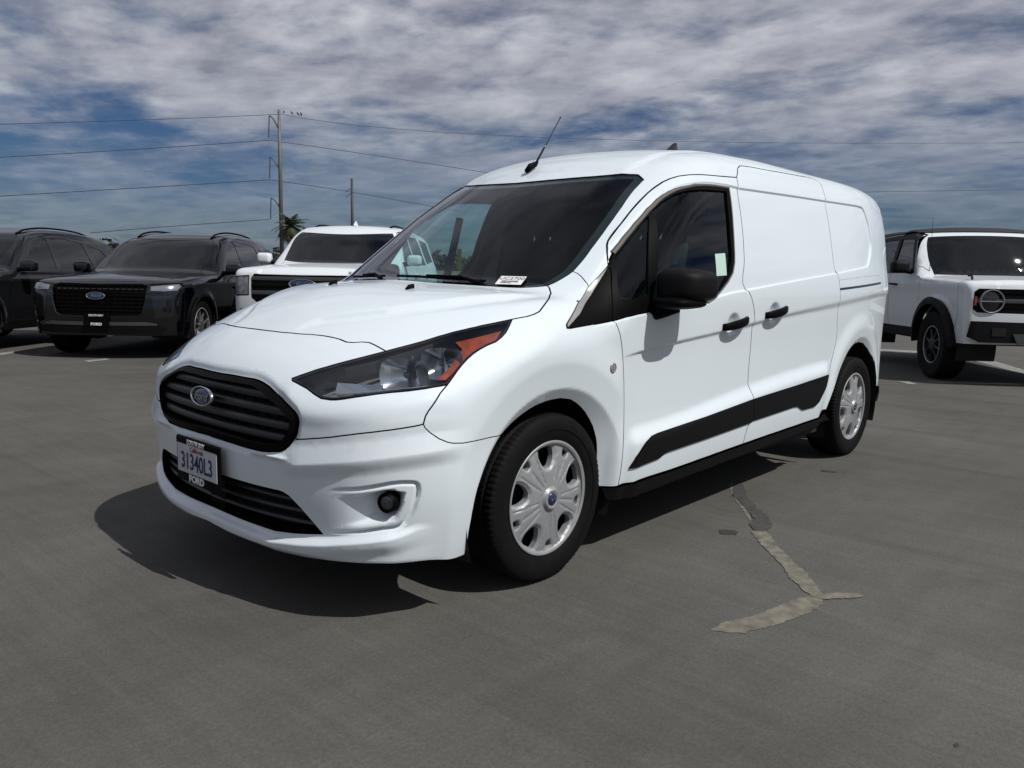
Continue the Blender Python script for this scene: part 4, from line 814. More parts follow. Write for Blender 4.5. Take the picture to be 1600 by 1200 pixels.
GBAR=mat('grille_bar',(.016,.0165,.018),.42,noise=(30,.1))
curvez=lambda z0,d:(lambda y:z0-d*(y/.5)**2)
bars(grille,gp,[curvez(.738,.010),curvez(.694,.008),curvez(.648,.006),curvez(.604,.004)],.026,-.016,.035,GBAR,'grille_bar')
bars(grille,gp,[curvez(.763,.012)],.010,-.03,.02,GBAR,'grille_slat')
for yv in np.linspace(-.36,.36,13): # ribs seen between the bars
    P_,_=VAN.point(Mapper('nose',(0,0,0)),(0,yv,.67)); MB().box((P_.x+.048,yv-.003,.575),(P_.x+.056,yv+.003,.77)).build('grille_rib',SATINBL,grille)
lowg=bpy.data.objects.new('lower_grille',None); COL.objects.link(lowg); lowg.parent=van
recess_back('lower_grille_back',LGC,.07,DARKGAP,lowg); wall('lower_grille_wall',LGC,.001,-.0,-.07,SATINBL,lowg)
bars(lowg,LGC,[curvez(.398,0),curvez(.358,-.004),curvez(.318,-.004)],.014,-.024,.03,GBAR,'grille_bar')
MB().box((-.862,-.055,.285),(-.85,.055,.43)).build('sensor_panel',SATINBL,lowg)
# emblem
def oval_emblem(parent,P,N,a,b,txt=True,up=(0,0,1)):
    N=Vector(N).normalized(); X=Vector(up).cross(N).normalized(); Y=N.cross(X); M=frame(P,X,Y)
    def dome(a,b,z0,z1,k=40):
        V=[(0,0,z1)];F=[]
        for r in range(1,7):
            t=r/6
            for i in range(k):
                an=2*math.pi*i/k; V.append((a*t*math.cos(an),b*t*math.sin(an),z1-(z1-z0)*t**4))
        for i in range(k): F.append((0,1+i,1+(i+1)%k))
        for r in range(5):
            for i in range(k): F.append((1+r*k+i,1+(r+1)*k+i,1+(r+1)*k+(i+1)%k,1+r*k+(i+1)%k))
        return [tuple(M@Vector(v)) for v in V],F
    e=obj('emblem',*dome(a,b,0,.010),BLUEM,parent,smooth=True)
    V=[];F=[];k=48
    for i in range(k):
        an=2*math.pi*i/k
        for s,z in ((1.05,0),(1.05,.009),(1.01,.0125),(.95,.0115),(.93,.008)): V.append(tuple(M@Vector((a*s*math.cos(an),b*s*math.sin(an),z))))
    for i in range(k):
        j=(i+1)%k
        for r in range(4): F.append((i*5+r,j*5+r,j*5+r+1,i*5+r+1))
    obj('emblem_ring',V,F,CHROME,e,smooth=True)
    if txt: text_obj('emblem_lettering','Ford',b*1.25,CHROME,M@Matrix.Translation((0,-b*.05,.0105)),e,shear=.35,extrude=.0006,sx=1.15)
    return e
oval_emblem(grille,(-.905,0,.698),(-1,0,.12),.074,.0335)
# ------------------------------------------------------------------ plate
pl=bpy.data.objects.new('license_plate',None); COL.objects.link(pl); pl.parent=van
PX=-.937
def plate_box(x0,x1,y0,y1,z0,z1,name,m,bev=.004):
    b=MB(); b.box((0,0,0),(y1-y0,z1-z0,x1-x0),bev,Matrix(((0,0,1,x0),(1,0,0,y0),(0,1,0,z0),(0,0,0,1)))); o=b.build(name,m,pl); smooth_by_angle(o); return o
plate_box(PX,PX+.012,-.158,.158,.374,.540,'plate_frame',SATINBL,.005)
plate_box(PX-.0025,PX+.002,-.146,.146,.402,.530,'plate_face',PLATEW,.001)
MP=lambda z,y=0,x=0:frame((PX-.0033+x,y,z),(0,-1,0),(0,0,1))
text_obj('plate_number','31340L3',.085,PLATEBLUE,MP(.452),pl,sx=.80,bold=.0012)
text_obj('plate_state','California',.026,mat('plate_red',(.30,.03,.03),.6),MP(.500),pl,shear=.3)
plate_box(PX-.004,PX+.002,-.150,.150,.515,.537,'plate_frame_top',SATINBL,.001)
text_obj('frame_lettering','SOUTH BAY',.024,PAPER,frame((PX-.0048,0,.5255),(0,-1,0),(0,0,1)),pl,bold=.0006)
plate_box(PX-.004,PX+.002,-.150,.150,.377,.409,'plate_frame_bottom',SATINBL,.001)
text_obj('frame_lettering','FORD',.034,PAPER,frame((PX-.0048,0,.3925),(0,-1,0),(0,0,1)),pl,bold=.0016,sx=1.25)
# ------------------------------------------------------------------ headlamps
lampP=J('lamp_top2','lamp_right','lamp_bottom',rv('lamp_top'))
LSPH=Mapper('sph',(.15,-.15,.55),.9)
AMB=np.array([(-.374,-.74,.927),(-.208,-.805,.963),(-.264,-.825,.922),(-.358,-.815,.888),(-.406,-.817,.863),(-.491,-.825,.814),(-.518,-.807,.814),(-.45,-.8,.854),(-.375,-.777,.905)])
LAMPBK=mat('lamp_back_dark',(.22,.225,.23),.33,.35,noise=(18,.4),bump=(30,.7))
def headlamp(sgn):
    h=bpy.data.objects.new('headlamp',None); COL.objects.link(h); h.parent=van; return h
def mirror_to(o,parent):
    """mirrored copy of a near-side part for the far side"""
    me=o.data.copy(); V=np.empty(len(me.vertices)*3); me.vertices.foreach_get('co',V); V=V.reshape(-1,3)*[1,-1,1]
    F=[tuple(reversed(p.vertices)) for p in me.polygons]; mi=[p.material_index for p in me.polygons]; mats=list(me.materials)
    n=obj(o.name.split('.')[0],V,F,mats[0],parent,mats=mats,midx=mi); smooth_by_angle(n,35); return n
hl=headlamp(-1); parts=[]
q=dedupe(LSPH.inv(lampP)); 
lens=panel('lens',VAN,LSPH,q,WLAMP,hl,param=True,h=.015,gap=.002,depth=0,off=.001); parts.append(lens)
rim_=band('lamp_border',VAN,LSPH,lampP,.0075,GLOSSBL,hl,-.001,h=.012,gap=.0018); parts.append(rim_)
# dark bowl behind the lens
def bowl(name,q,steps,m,parent):
    q=resample(q,.012); V=[];F=[]; n=len(q)
    for ins,dep in steps:
        p=inset(q,ins) if ins else q; A,_=VAN.surf(LSPH,p,-dep); V.append(A)
    for r in range(len(steps)-1):
        for i in range(n): F.append((r*n+i,r*n+(i+1)%n,(r+1)*n+(i+1)%n,(r+1)*n+i))
    return obj(name,np.vstack(V),F,m,parent,smooth=True)
parts.append(bowl('lamp_wall',q,[(.002,.0),(.004,.05),(.006,.10)],LAMPGREY,hl))
parts.append(panel('lamp_back',VAN,LSPH,q,LAMPBK,hl,param=True,h=.02,gap=.0,depth=0,off=-.098))
parts.append(panel('amber_reflector',VAN,LSPH,AMB,AMBER,hl,h=.008,gap=.001,depth=.012,lip=0,off=-.012,flange_mat=AMBER))
def reflector(P,rad,depth,axis,m,sx=1.0):
    axis=Vector(axis).normalized(); X=Vector((0,0,1)).cross(axis).normalized(); Y=axis.cross(X); b=[];F=[];k=28;rings=8
    V=[]
    for r in range(rings+1):
        t=r/rings
        for i in range(k):
            a=2*math.pi*i/k; sq=1/max(abs(math.cos(a)),abs(math.sin(a)))**.55
            V.append(tuple(Vector(P)+X*(rad*sx*t*sq*math.cos(a))+Y*(rad*t*sq*math.sin(a))+axis*(depth*(t*t-1))))
    for r in range(rings):
        for i in range(k): F.append((r*k+i,r*k+(i+1)%k,(r+1)*k+(i+1)%k,(r+1)*k+i))
    return V,F
def onlamp(px3,dep): P,N=VAN.point(LSPH,px3,-dep); return P,N
P1,N1=onlamp((-.585,-.72,.835),.022); P2,N2=onlamp((-.455,-.765,.865),.022)
ax1=Vector((-.86,-.45,.05)); ax2=Vector((-.80,-.58,.08))
parts.append(obj('low_beam_reflector',*reflector(P1,.056,.045,ax1,CHROME,1.55),REFL,hl,smooth=True))
parts.append(obj('high_beam_reflector',*reflector(P2,.054,.048,ax2,CHROME,1.35),REFL,hl,smooth=True))
for Pq,aq in ((P1,ax1),(P2,ax2)):
    b=MB(); b.tube([Pq-aq*.05,Pq-aq*.028,Pq-aq*.022,Pq-aq*.018],[.012,.012,.009,.001],14); parts.append(b.build('bulb',LAMPGREY,hl,True))
# chrome shelf and divider
def strip3(name,pts,dep,wv,m):
    V=[];F=[]
    for i,p in enumerate(pts):
        a,_=onlamp(p,dep[0]); b_,_=onlamp((p[0]+wv[0],p[1]+wv[1],p[2]+wv[2]),dep[1]); V+=[tuple(a),tuple(b_)]
    for i in range(len(pts)-1): F.append((2*i,2*i+2,2*i+3,2*i+1))
    o=obj(name,V,F,m,hl); md=o.modifiers.new('thickness','SOLIDIFY'); md.thickness=.002; parts.append(o)
strip3('lamp_shelf',[(-.755,-.585,.765),(-.70,-.66,.778),(-.64,-.735,.790),(-.57,-.79,.797),(-.53,-.81,.80)],(.012,.055),(0,0,.018),REFL)
strip3('lamp_divider',[(-.535,-.70,.895),(-.545,-.735,.85),(-.56,-.775,.80)],(.012,.05),(-.01,0,0),REFL)
strip3('lamp_eyebrow',[(-.70,-.55,.845),(-.62,-.61,.868),(-.53,-.665,.898),(-.44,-.70,.925)],(.010,.05),(0,0,-.010),LAMPGREY)
strip3('lamp_inner_plate',[(-.735,-.56,.805),(-.70,-.63,.805),(-.655,-.70,.805)],(.02,.03),(-.02,-.01,-.028),REFL)
strip3('lamp_side_fin',[(-.42,-.73,.90),(-.44,-.765,.86),(-.47,-.80,.82)],(.012,.05),(.02,0,0),REFL)
hr=headlamp(1)
for o in parts: mirror_to(o,hr)
# ------------------------------------------------------------------ fog lamps
for sgn in (-1,1):
    fg=bpy.data.objects.new('fog_lamp',None); COL.objects.link(fg); fg.parent=van
    c=Vector((-.685,-.765*-sgn if False else sgn*.765,.424)); ax=Vector((-.93,sgn*.36,0)).normalized()
    b=MB(); b.tube([c-ax*.03,c+ax*.008,c+ax*.014],[.034,.034,.029],24,False); o=b.build('fog_bezel',SATINBL,fg,True)
    b=MB(); b.tube([c-ax*.004,c+ax*.006,c+ax*.010,c+ax*.012],[.029,.027,.018,.002],24,False); b.build('fog_lens',mat('fog_glass',(.05,.055,.06),.05,.3,.8),fg,True)
# ------------------------------------------------------------------ mirrors
def side_mirror(sgn):
    m_=bpy.data.objects.new('wing_mirror',None); COL.objects.link(m_); m_.parent=van
    def sup(cx,cy,cz,a,b,c,e1,e2,nu=40,nv=22,tap=0,drop=0):
        V=[];F=[]
        for i in range(nv+1):
            ph=-math.pi/2+math.pi*i/nv
            for j in range(nu):
                th=2*math.pi*j/nu
                f=lambda w,e:math.copysign(abs(w)**e,w)
                u=f(math.cos(ph),e1)*f(math.cos(th),e2); v=f(math.cos(ph),e1)*f(math.sin(th),e2); w=f(math.sin(ph),e1)
                k=1+tap*v*0
                V.append((cx+a*u,cy+sgn*b*v,cz+c*w*(1-.18*max(0,v))+drop*v))
        for i in range(nv):
            for j in range(nu): F.append((i*nu+j,i*nu+(j+1)%nu,(i+1)*nu+(j+1)%nu,(i+1)*nu+j) if sgn>0 else (i*nu+j,(i+1)*nu+j,(i+1)*nu+(j+1)%nu,i*nu+(j+1)%nu))
        return V,F
    # housing in two halves: matte cap over a darker base
    V,F=sup(.675,sgn*1.003,1.112,.112,.096,.072,.50,.62); V=[(x+(.25*(abs(y)-.95)),y,z) for x,y,z in V]
    obj('mirror_housing',V,F,BLACKPL,m_,smooth=True)
    V,F=sup(.655,sgn*.985,1.043,.115,.092,.028,.7,.6); obj('mirror_base',V,F,SATINBL,m_,smooth=True)
    b=MB(); b.tube([(.60,sgn*.88,1.005),(.62,sgn*.93,1.012),(.66,sgn*.98,1.03)],[.045,.035,.028],14); b.build('mirror_arm',SATINBL,m_,True)
    V,F=sup(.765,sgn*1.005,1.118,.006,.074,.062,.5,.5); obj('mirror_glass',V,F,CHROME,m_,smooth=True)
side_mirror(-1); side_mirror(1)
# ------------------------------------------------------------------ door handles
def handle(x,z,sgn,big=1.0):
    h=bpy.data.objects.new('door_handle',None); COL.objects.link(h); h.parent=van
    y=-.912
    n=14
    line=[]; 
    for i in range(n+1):
        t=i/n; xx=x-.112+.232*t; yy=.912+.030*math.sin(math.pi*min(1,max(0,t)))**.5; line.append((xx,sgn*yy,z+.0+.030*(t-.5)))
    V=[];F=[];k=10
    for i,p in enumerate(line):
        w=.021*(1-.25*abs(2*i/n-1)**3); d=.011
        for j in range(k):
            a=2*math.pi*j/k; ca=math.copysign(abs(math.cos(a))**.6,math.cos(a)); sa=math.copysign(abs(math.sin(a))**.6,math.sin(a)); V.append((p[0],p[1]+d*ca,p[2]+w*sa))
    for i in range(n):
        for j in range(k): F.append((i*k+j,i*k+(j+1)%k,(i+1)*k+(j+1)%k,(i+1)*k+j))
    F.append(tuple(range(k-1,-1,-1))); F.append(tuple(n*k+j for j in range(k)))
    obj('handle_grip',V,F,SATINBL,h,smooth=True)
for sgn in (-1,1): handle(1.285,.930,sgn); handle(1.718,.972,sgn)
# fender badge button
for sgn in (-1,):
    P,N=VAN.point(SIDE,(.306,-.9,.795)); b=MB(); b.lathe_y([(0,.004),(.010,.005),(.013,.003),(.0155,.006),(.019,.005),(.020,0)],(P.x,P.y,P.z),28,-1); b.build('fender_button',STRIPM,van,True)
# antenna, fin, washer jets, wipers
P,N=VAN.point(TOPM,(.838,0,0)); 
ant=bpy.data.objects.new('antenna',None); COL.objects.link(ant); ant.parent=van
b=MB(); b.tube([P+Vector((-.035,0,.0)),P+Vector((-.005,0,.026)),P+Vector((.03,0,.040)),P+Vector((.045,0,.055))],[.012,.017,.013,.007],12); b.build('antenna_base',SATINBL,ant,True)
a0=P+Vector((.03,0,.04)); a1=P+Vector((.215,0,.290)); 
b=MB(); b.tube([a0,a0.lerp(a1,.42),a0.lerp(a1,.44),a1],[.0062,.0055,.0035,.003],8); b.tube([a1,a1+Vector((.004,0,.006))],[.0045,.003],8); b.build('antenna_rod',GLOSSBL,ant,True)
P,N=VAN.point(TOPM,(2.10,0,0)); n=12;V=[];F=[]
prof=[(-.13,.010),(-.09,.045),(-.03,.080),(.03,.118),(.055,.128),(.075,.130),(.085,.10),(.092,.03),(.10,.0)]
for (dx,hz) in prof:
    w=.030 if dx<.09 else .02; w*= (1-.0*dx)
    for s,t in ((-1,0),(-.55,.35),(-.16,.97),(0,1),(.16,.97),(.55,.35),(1,0)): V.append((P.x+dx,w*s*(min(1,(dx+.115)/.06)),P.z-.004+hz*t))
for i in range(len(prof)-1):
    for j in range(6): F.append((i*7+j,i*7+j+1,(i+1)*7+j+1,(i+1)*7+j))
fin=obj('roof_fin',V,F,GLOSSBL,van); smooth_by_angle(fin,50)
for y in (-.29,.22):
    P,N=VAN.point(TOPM,(-.19,y,0)); b=MB(); b.tube([P+Vector((-.022,0,.0)),P+Vector((-.004,0,.010)),P+Vector((.014,0,.013)),P+Vector((.018,0,.004))],[.004,.009,.009,.004],10); b.build('washer_jet',SATINBL,van,True)
for y0,y1,xo in ((-.42,.06,.0),(.16,.50,.0)):
    w_=bpy.data.objects.new('wiper',None); COL.objects.link(w_); w_.parent=van
    A=[];
    for t in np.linspace(0,1,14):
        y=y0+(y1-y0)*t; xx=np.interp(abs(y),[0,.2,.4,.6],[.02,.035,.075,.15])+.016; P,N=VAN.point(CYL,VAN.hit(TOPM,np.array([[xx,y]]))[0]); A.append(P+N*.006)
    b=MB(); b.tube(A,.006,6); b.build('wiper_blade',SATINBL,w_)
    b=MB(); b.tube([A[0]+Vector((-.02,0,-.012)),A[3]+Vector((-.006,0,.010)),A[8]+Vector((0,0,.008))],[.010,.007,.004],6); b.build('wiper_arm',SATINBL,w_)
# sticker on the windshield
P,N=VAN.point(CYL,VAN.hit(TOPM,np.array([[.150,-.512]]))[0],.002)
ux=Vector((.034,-.093,0)).normalized(); uy=N.cross(ux); 
if uy.z<0: uy=-uy
M=frame(P,ux,uy)
st=bpy.data.objects.new('stock_sticker',None); COL.objects.link(st); st.parent=van
# clear-window tag: page behind printed number and bars
b=MB(); b.box((-.056,-.036,0),(.056,.036,.0008),0,M@Matrix.Translation((0,0,.004))); b.build('sticker_page',PAPER,st)
text_obj('sticker_number','UC2700',.032,INK,M@Matrix.Translation((0,.014,.0056)),st,extrude=.0002)
b=MB(); xx=-.036
while xx<.034:
    w=random.choice((.0012,.002,.003)); b.box((xx,-.018,0),(xx+w,-.004,.0003),0,M@Matrix.Translation((0,0,.0054))); xx+=w+random.choice((.0012,.002))
b.box((-.036,-.026,0),(.01,-.022,.0003),0,M@Matrix.Translation((0,0,.0054))); b.build('sticker_bars',INK,st)
# paper on the door glass
gl_=np.array([(1.150,1.256),(1.248,1.262),(1.236,1.158),(1.139,1.154)])
panel('window_notice',VAN,SIDE,gl_,PAPERG,van,param=True,h=.03,gap=0,depth=0,off=-.004)
# ------------------------------------------------------------------ wheels, wells, underside
for (x,sgn) in ((0,-1),(3.062,-1),(0,1),(3.062,1)):
    make_wheel(van,(x,sgn*.768,.3215),sgn,cover=van_cover,rot0=math.radians(4 if x<1 else 31))
def well(x,R,sgn,z0=.32):
    b=MB(); b.lathe_y([(R+.005,.875 if x<1 else .86),(R+.012,.80),(R+.01,.52),(0,.52)],(x,0,z0),40,sgn,a0=-.35,a1=math.pi+.35); o=b.build('wheel_liner',LINER,van,True)
for s in (-1,1): well(-.03,.405,s); well(3.05,.445,s,.33)
b=MB(); b.box((-.62,-.50,.20),(3.6,.50,.42)); b.build('underbody',LINER,van)
b=MB(); b.box((.45,-.86,.235),(2.5,.86,.40)); b.build('floor_pan',LINER,van)
MB().box((-.72,-.62,.20),(-.40,.62,.24)).build('splash_shield',LINER,van)
# ------------------------------------------------------------------ cabin
cab=bpy.data.objects.new('cabin',None); COL.objects.link(cab); cab.parent=van
sec2=VAN.hit(CYL,np.stack([np.full(30,1.50),np.linspace(-.30,math.pi/2,30)*.85],1)); sec2=np.vstack([sec2,sec2[::-1]*[1,-1,1]])*[1,.955,1]; sec2[:,2]=.55+(sec2[:,2]-.55)*.965
obj('partition',sec2,[tuple(range(len(sec2)))],TRIMDK,cab)
dsh=[];ys=np.linspace(-.80,.80,33);pr=[(.16,1.035),(.30,1.065),(.50,1.075),(.60,1.055),(.63,1.00),(.60,.86),(.52,.70)]
for y in ys:
    hump=.035*math.exp(-((y+.37)/.17)**2)
    for i,(x,z) in enumerate(pr): dsh.append((x+.12*y*y,y,z-.02+(hump if i in (2,3) else 0)))
n=len(pr); obj('dashboard',dsh,[(i*n+j,(i+1)*n+j,(i+1)*n+j+1,i*n+j+1) for i in range(32) for j in range(n-1)],TRIMDK,cab,smooth=True)
b=MB(); b.box((.10,-.84,.45),(1.5,.84,.50)); b.build('cabin_floor',TRIMDK,cab)
for sgn in (-1,1):
    b=MB(); b.box((.40,.80*sgn-.03,.50),(1.42,.80*sgn+.03,.985),.015); b.build('door_card',TRIMDK,cab)
st_=bpy.data.objects.new('steering_wheel',None); COL.objects.link(st_); st_.parent=cab
cw=Vector((.72,-.37,1.035)); axw=Vector((-.85,0,.45)).normalized(); ux=Vector((0,1,0)); uy=axw.cross(ux)
b=MB(); b.tube([cw+(ux*math.cos(t)+uy*math.sin(t))*.185 for t in np.linspace(0,2*math.pi,37)],.015,8,False); b.build('wheel_rim',SATINBL,st_,True)
b=MB()
for a in (0,math.pi,-math.pi/2): b.tube([cw,cw+(ux*math.cos(a)+uy*math.sin(a))*.18],[.03,.014],8)
b.build('wheel_spoke',SATINBL,st_,True)
for y in (-.37,.37):
    s=bpy.data.objects.new('seat',None); COL.objects.link(s); s.parent=cab
    b=MB(); b.box((.80,y-.25,.62),(1.32,y+.25,.80),.06); b.build('seat_cushion',FABRIC,s,True)
    R_=Matrix.Translation((1.22,y,.74))@Matrix.Rotation(math.radians(14),4,'Y')
    b=MB(); b.box((-.07,-.25,0),(.07,.25,.60),.055,R_); b.build('seat_back',FABRIC,s,True)
    b=MB(); b.box((-.05,-.14,.66),(.05,.14,.84),.045,R_); b.build('headrest',FABRIC,s,True)
    b=MB()
    for q in (-.06,.06): MB().tube([R_@Vector((0,q,.56)),R_@Vector((0,q,.70))],.007,8).build('headrest_post',CHROME,s,True)
# rear-view mirror with sensor housing
b=MB(); b.box((.86,-.14,1.44),(.895,.14,1.515),.015); b.build('rear_view_mirror',SATINBL,cab,True)
b=MB(); b.box((.735,-.10,1.50),(.93,.10,1.575),.03); b.build('sensor_housing',SATINBL,cab,True)
b=MB(); b.tube([(1.06,.74,1.45),(.98,.765,1.10),(.90,.77,.72)],[.022,.022,.022],6); b.build('far_seat_belt',TRIMDK,cab)
b=MB(); b.box((1.035,.705,1.155),(1.041,.735,1.275)); b.build('airbag_tag',TAGY,cab)
# ------------------------------------------------------------------ generic parked car built with the same surface machinery
def spoke_cover(n,m,wdt=9,r0=.22,name='alloy_face',twin=False):
    def f(w,rim,hw,sgn,rot0):
        holes=[rounded(sector(360/n*k+180/n,[(rim*.34,180/n*.35),(rim*.60,180/n-wdt*.95),(rim*.90,180/n-wdt*.62),(rim*.93,(180/n-wdt)*.5)]),80,2) for k in range(n)]
        def height(v):
            r=np.hypot(v[:,0],v[:,1]); d=np.full(len(v),1.)
            for hh in holes: d=np.minimum(d,sdf(v,hh))
            return -.010-.030*sst(rim*.1,rim*.75,r)*.6+.018*sst(rim*.9,rim*.97,r)-.010*sst(.012,0,d)
        return radial_plate(w,name,rim,hw,sgn,holes,height,m,.016,rot0)
    return f
GROUND_DIP=.016
def ground_z(x,y): s=(x+y)*.70711; return -GROUND_DIP*min(max(s-2.2,0),12)
def park(e,c,ang):
    """stand a car (local x rearwards, y to its right) on the sloping deck, heading ang degrees"""
    a=math.radians(ang); u=Vector((math.cos(a),math.sin(a),0)); z0=ground_z(*c); f=(u.x+u.y)*.70711
    X=Vector((-u.x,-u.y,GROUND_DIP*f)).normalized(); up=Vector((GROUND_DIP*.70711,GROUND_DIP*.70711,1)).normalized(); Y=up.cross(X).normalized(); up=X.cross(Y)
    e.matrix_world=Matrix(((X.x,Y.x,up.x,c[0]),(X.y,Y.y,up.y,c[1]),(X.z,Y.z,up.z,z0),(0,0,0,1)))
def build_car(root,S):
    Wz_=hermite(*S['W']); Hd=hermite(*S['hood']); Rf=hermite(*S['roof']); Xn=hermite(*S['nose'])
    xr=S['xr']; ks=S.get('k',(.10,.10,.08)); hc=S.get('hc',.04); wrap=S.get('wrap',.18); tfa=S.get('tf',.06); pf=S.get('plan',(.12,.14)); rk=S.get('rake',.0)
    def field(P):
        x=P[...,0];y=np.abs(P[...,1]);z=P[...,2]
        tf=np.clip((.3-x)/1.2,0,2); tr=np.clip((x-(xr-1.1))/1.1,0,2)
        fs=y-(Wz_(z)-tfa*tf**2-S.get('tr',.07)*tr**2)
        hood=z-(Hd(x)-hc*y**2-.03*y**6); roof=(z-(Rf(x-wrap*y**2)-.05*y**2-.03*y**4))/1.15
        ft=smin(hood,roof,.05); ff=(Xn(z)+pf[0]*y**2+pf[1]*y**4)-x; fr=x-(xr-rk*np.clip(z-1.0,0,1)-.05*y**2)
        a=smax(fs,ft,ks[0]); a=smax(a,ff,ks[1]); return smax(a,fr,ks[2])
    wb,R,zb=S['wb'],S['R'],S['zb']; AR=S['arch']
    def rel(P):
        x,y,z=P[:,0],np.abs(P[:,1]),P[:,2]; r=np.zeros(len(P)); m=y>.6
        for cx in (0,wb):
            rr=np.hypot(x-cx,z-R); r+=np.where(m,S.get('flare',.02)*sst(AR+.13,AR+.03,rr),0)
        r+=np.where(m,S.get('crease',.012)*np.exp(-((z-S['belt']+.14)/.05)**2)-.012*sst(zb+.28,zb+.12,z)*sst(.45,.7,x)*sst(wb-.45,wb-.7,x),0)
        return r
    B=Body(field,rel,2.6); CY=Mapper('cyl',(0,0,.75),.9); SD=Mapper('side'); TP=Mapper('top',(0,0,.75)); NS=Mapper('nose',(.2,0,0)); TL=Mapper('tail',(xr-.6,0,0)); SPc=Mapper('sph',(.7,0,.75),1.3)
    CCc=(1,math.pi/2*.9); paint=S['paint']; low=S.get('low',BLACKPL); xs=S['xs']; H=S.get('h',.04)
    side=lambda pts:B.hit(SD,np.array(pts,float)); top=lambda pts:B.hit(TP,np.array(pts,float)*[1,-1])
    def sect(x,z0,n=30):
        q=np.stack([np.full(n,x),np.linspace(math.atan2(z0-.75,.9),math.pi/2,n)*.9],1); return B.hit(CY,q)
    arcpts=lambda cx,a0,a1,n=18:[(cx+AR*math.cos(t),R+AR*math.sin(t)) for t in np.linspace(a0,a1,n)]
    sF=sect(xs,zb); yh=S['yh']; k=np.argmin(np.abs(-sF[:,1]-yh)+(sF[:,2]<.8)*9)
    ab=math.asin(max(-1,(zb-R)/AR))
    bottom=side([(xs,zb)]+arcpts(0,math.pi-ab,ab)+arcpts(wb,math.pi-ab,ab)+[(xr-.30,zb+.06)])
    sR=sect(xr-.30,zb+.06); W_=S['ws']; xb0,xb1,ybc,xt0,xt1,ytc=W_
    wsn=[(xb0+(xb1-xb0)*(t/ybc)**2,t) for t in np.linspace(0,ybc,10)]; wst=[(xt0+(xt1-xt0)*(t/ytc)**2,t) for t in np.linspace(0,ytc,10)]
    hoodedge=[(xb1+(xs-xb1)*t,ybc+(yh-ybc)*min(1,t*1.6)) for t in np.linspace(0,1,14)]
    shell=np.vstack([sF[:k+1][::-1],bottom,sR,top(wst[::1]),top(wsn[::-1])[:1],top(hoodedge)])
    doors=[side(d) for d in S['doors']]; wins=[side(w) for w in S['windows']]; dwin=S['dwin']
    holes=list(doors)+[w for i,w in enumerate(wins) if i not in sum(dwin,[])]
    panel('body_shell',B,CY,shell,paint,root,holes=holes,h=H,center=CCc,gap=.002,depth=.02,lip=.012)
    panel('hood',B,CY,np.vstack([sF[k:][::-1],top(wsn),top(hoodedge)])[:],paint,root,h=H,center=CCc,gap=.003,depth=.02) if False else panel('hood',B,CY,np.vstack([sF[k:],top(wsn),top(hoodedge)]),paint,root,h=H,center=CCc,gap=.0025,depth=.02)
    panel('windshield',B,CY,np.vstack([top(wsn),top(wst[::-1])]),DKGLASS,root,h=H*1.5,center=CCc,gap=.002,depth=0,off=-.004)
    for d,ws_ in zip(doors,dwin): panel('door',B,SD,d,paint,root,holes=[wins[i] for i in ws_],h=H,gap=.003,depth=.012,both=True)
    for w in wins: panel('side_window',B,SD,w,S.get('glass',DKGLASS),root,h=H*2,gap=0,depth=0,off=-.006,both=True)
    for d in doors:
        hx=d[:,0].max()-.20; hz=S['belt']-.13
        for s in (-1,1):
            P,_=B.point(SD,(hx,0,hz)); MB().tube([(hx-.11,s*(-P.y+.0),hz-.004),(hx-.09,s*(-P.y+.035),hz),(hx+.09,s*(-P.y+.035),hz+.006),(hx+.11,s*(-P.y),hz+.004)],.013,8).build('door_handle',S.get('handle',paint),root,True)
    # front
    fas=np.vstack([sF[:,1:]*[1,1],[[0,zb]]]); G=[np.array(g) for g in S['grille']]; G0=G[0]; 
    gpoly=G0*[-1,1]
    lamps=[np.array(l)*[-1,1] for l in S['lamps']]
    zt=sF[-1,2]
    gtop=gpoly[0]; gbot=gpoly[-1]
    n3=lambda q:B.hit(NS,resample(np.asarray(q,float),.04,closed=False))
    bot=n3(np.stack([np.linspace(0,sF[0,1]*.97,12),np.full(12,zb)],1))
    fpoly=np.vstack([sF,n3(gpoly),bot])
    panel('front_fascia',B,SPc,fpoly,S.get('fascia',paint),root,holes=[n3(np.vstack([l_,l_[:1]])) for l_ in lamps],h=H*.7,center=(0,0.0),gap=.002,depth=.03,lip=0)
    gr=bpy.data.objects.new('grille',None); COL.objects.link(gr); gr.parent=root
    panel('grille_back',B,NS,gpoly,DARKGAP,gr,h=.06,center=(0,0.0),param=True,gap=-.004,depth=0,off=-.06)
    q=resample(gpoly,.03)
    full=np.vstack([G0,G0[::-1]*[-1,1]])
    for z,hh,of,mm in S['bars']:
        ys=np.linspace(0,1,200); kk=inside(np.stack([ys,np.full(200,z)],1),full)
        if not kk.any(): continue
        ye=ys[kk].max(); yy=np.linspace(-ye,ye,25); base=B.hit(NS,np.stack([-np.abs(yy),np.full(25,z)],1)); V=[];F=[]
        for i,y in enumerate(yy):
            for dz,dx in ((-hh/2,.04),(-hh/2,.004),(0,0),(hh/2,.004),(hh/2,.04)): V.append((base[i,0]+dx+of,y,z+dz))
        for i in range(24):
            for j in range(4): F.append((i*5+j,i*5+j+1,(i+1)*5+j+1,(i+1)*5+j))
        o=obj('grille_bar',V,F,mm,gr); smooth_by_angle(o,40)
    for y,z0,z1,mm in S.get('vbars',[]):
        P0,_=B.point(NS,(0,-abs(y),(z0+z1)/2)); MB().box((P0.x+.014,y-.006,z0),(P0.x+.03,y+.006,z1)).build('grille_mesh_bar',mm,gr)
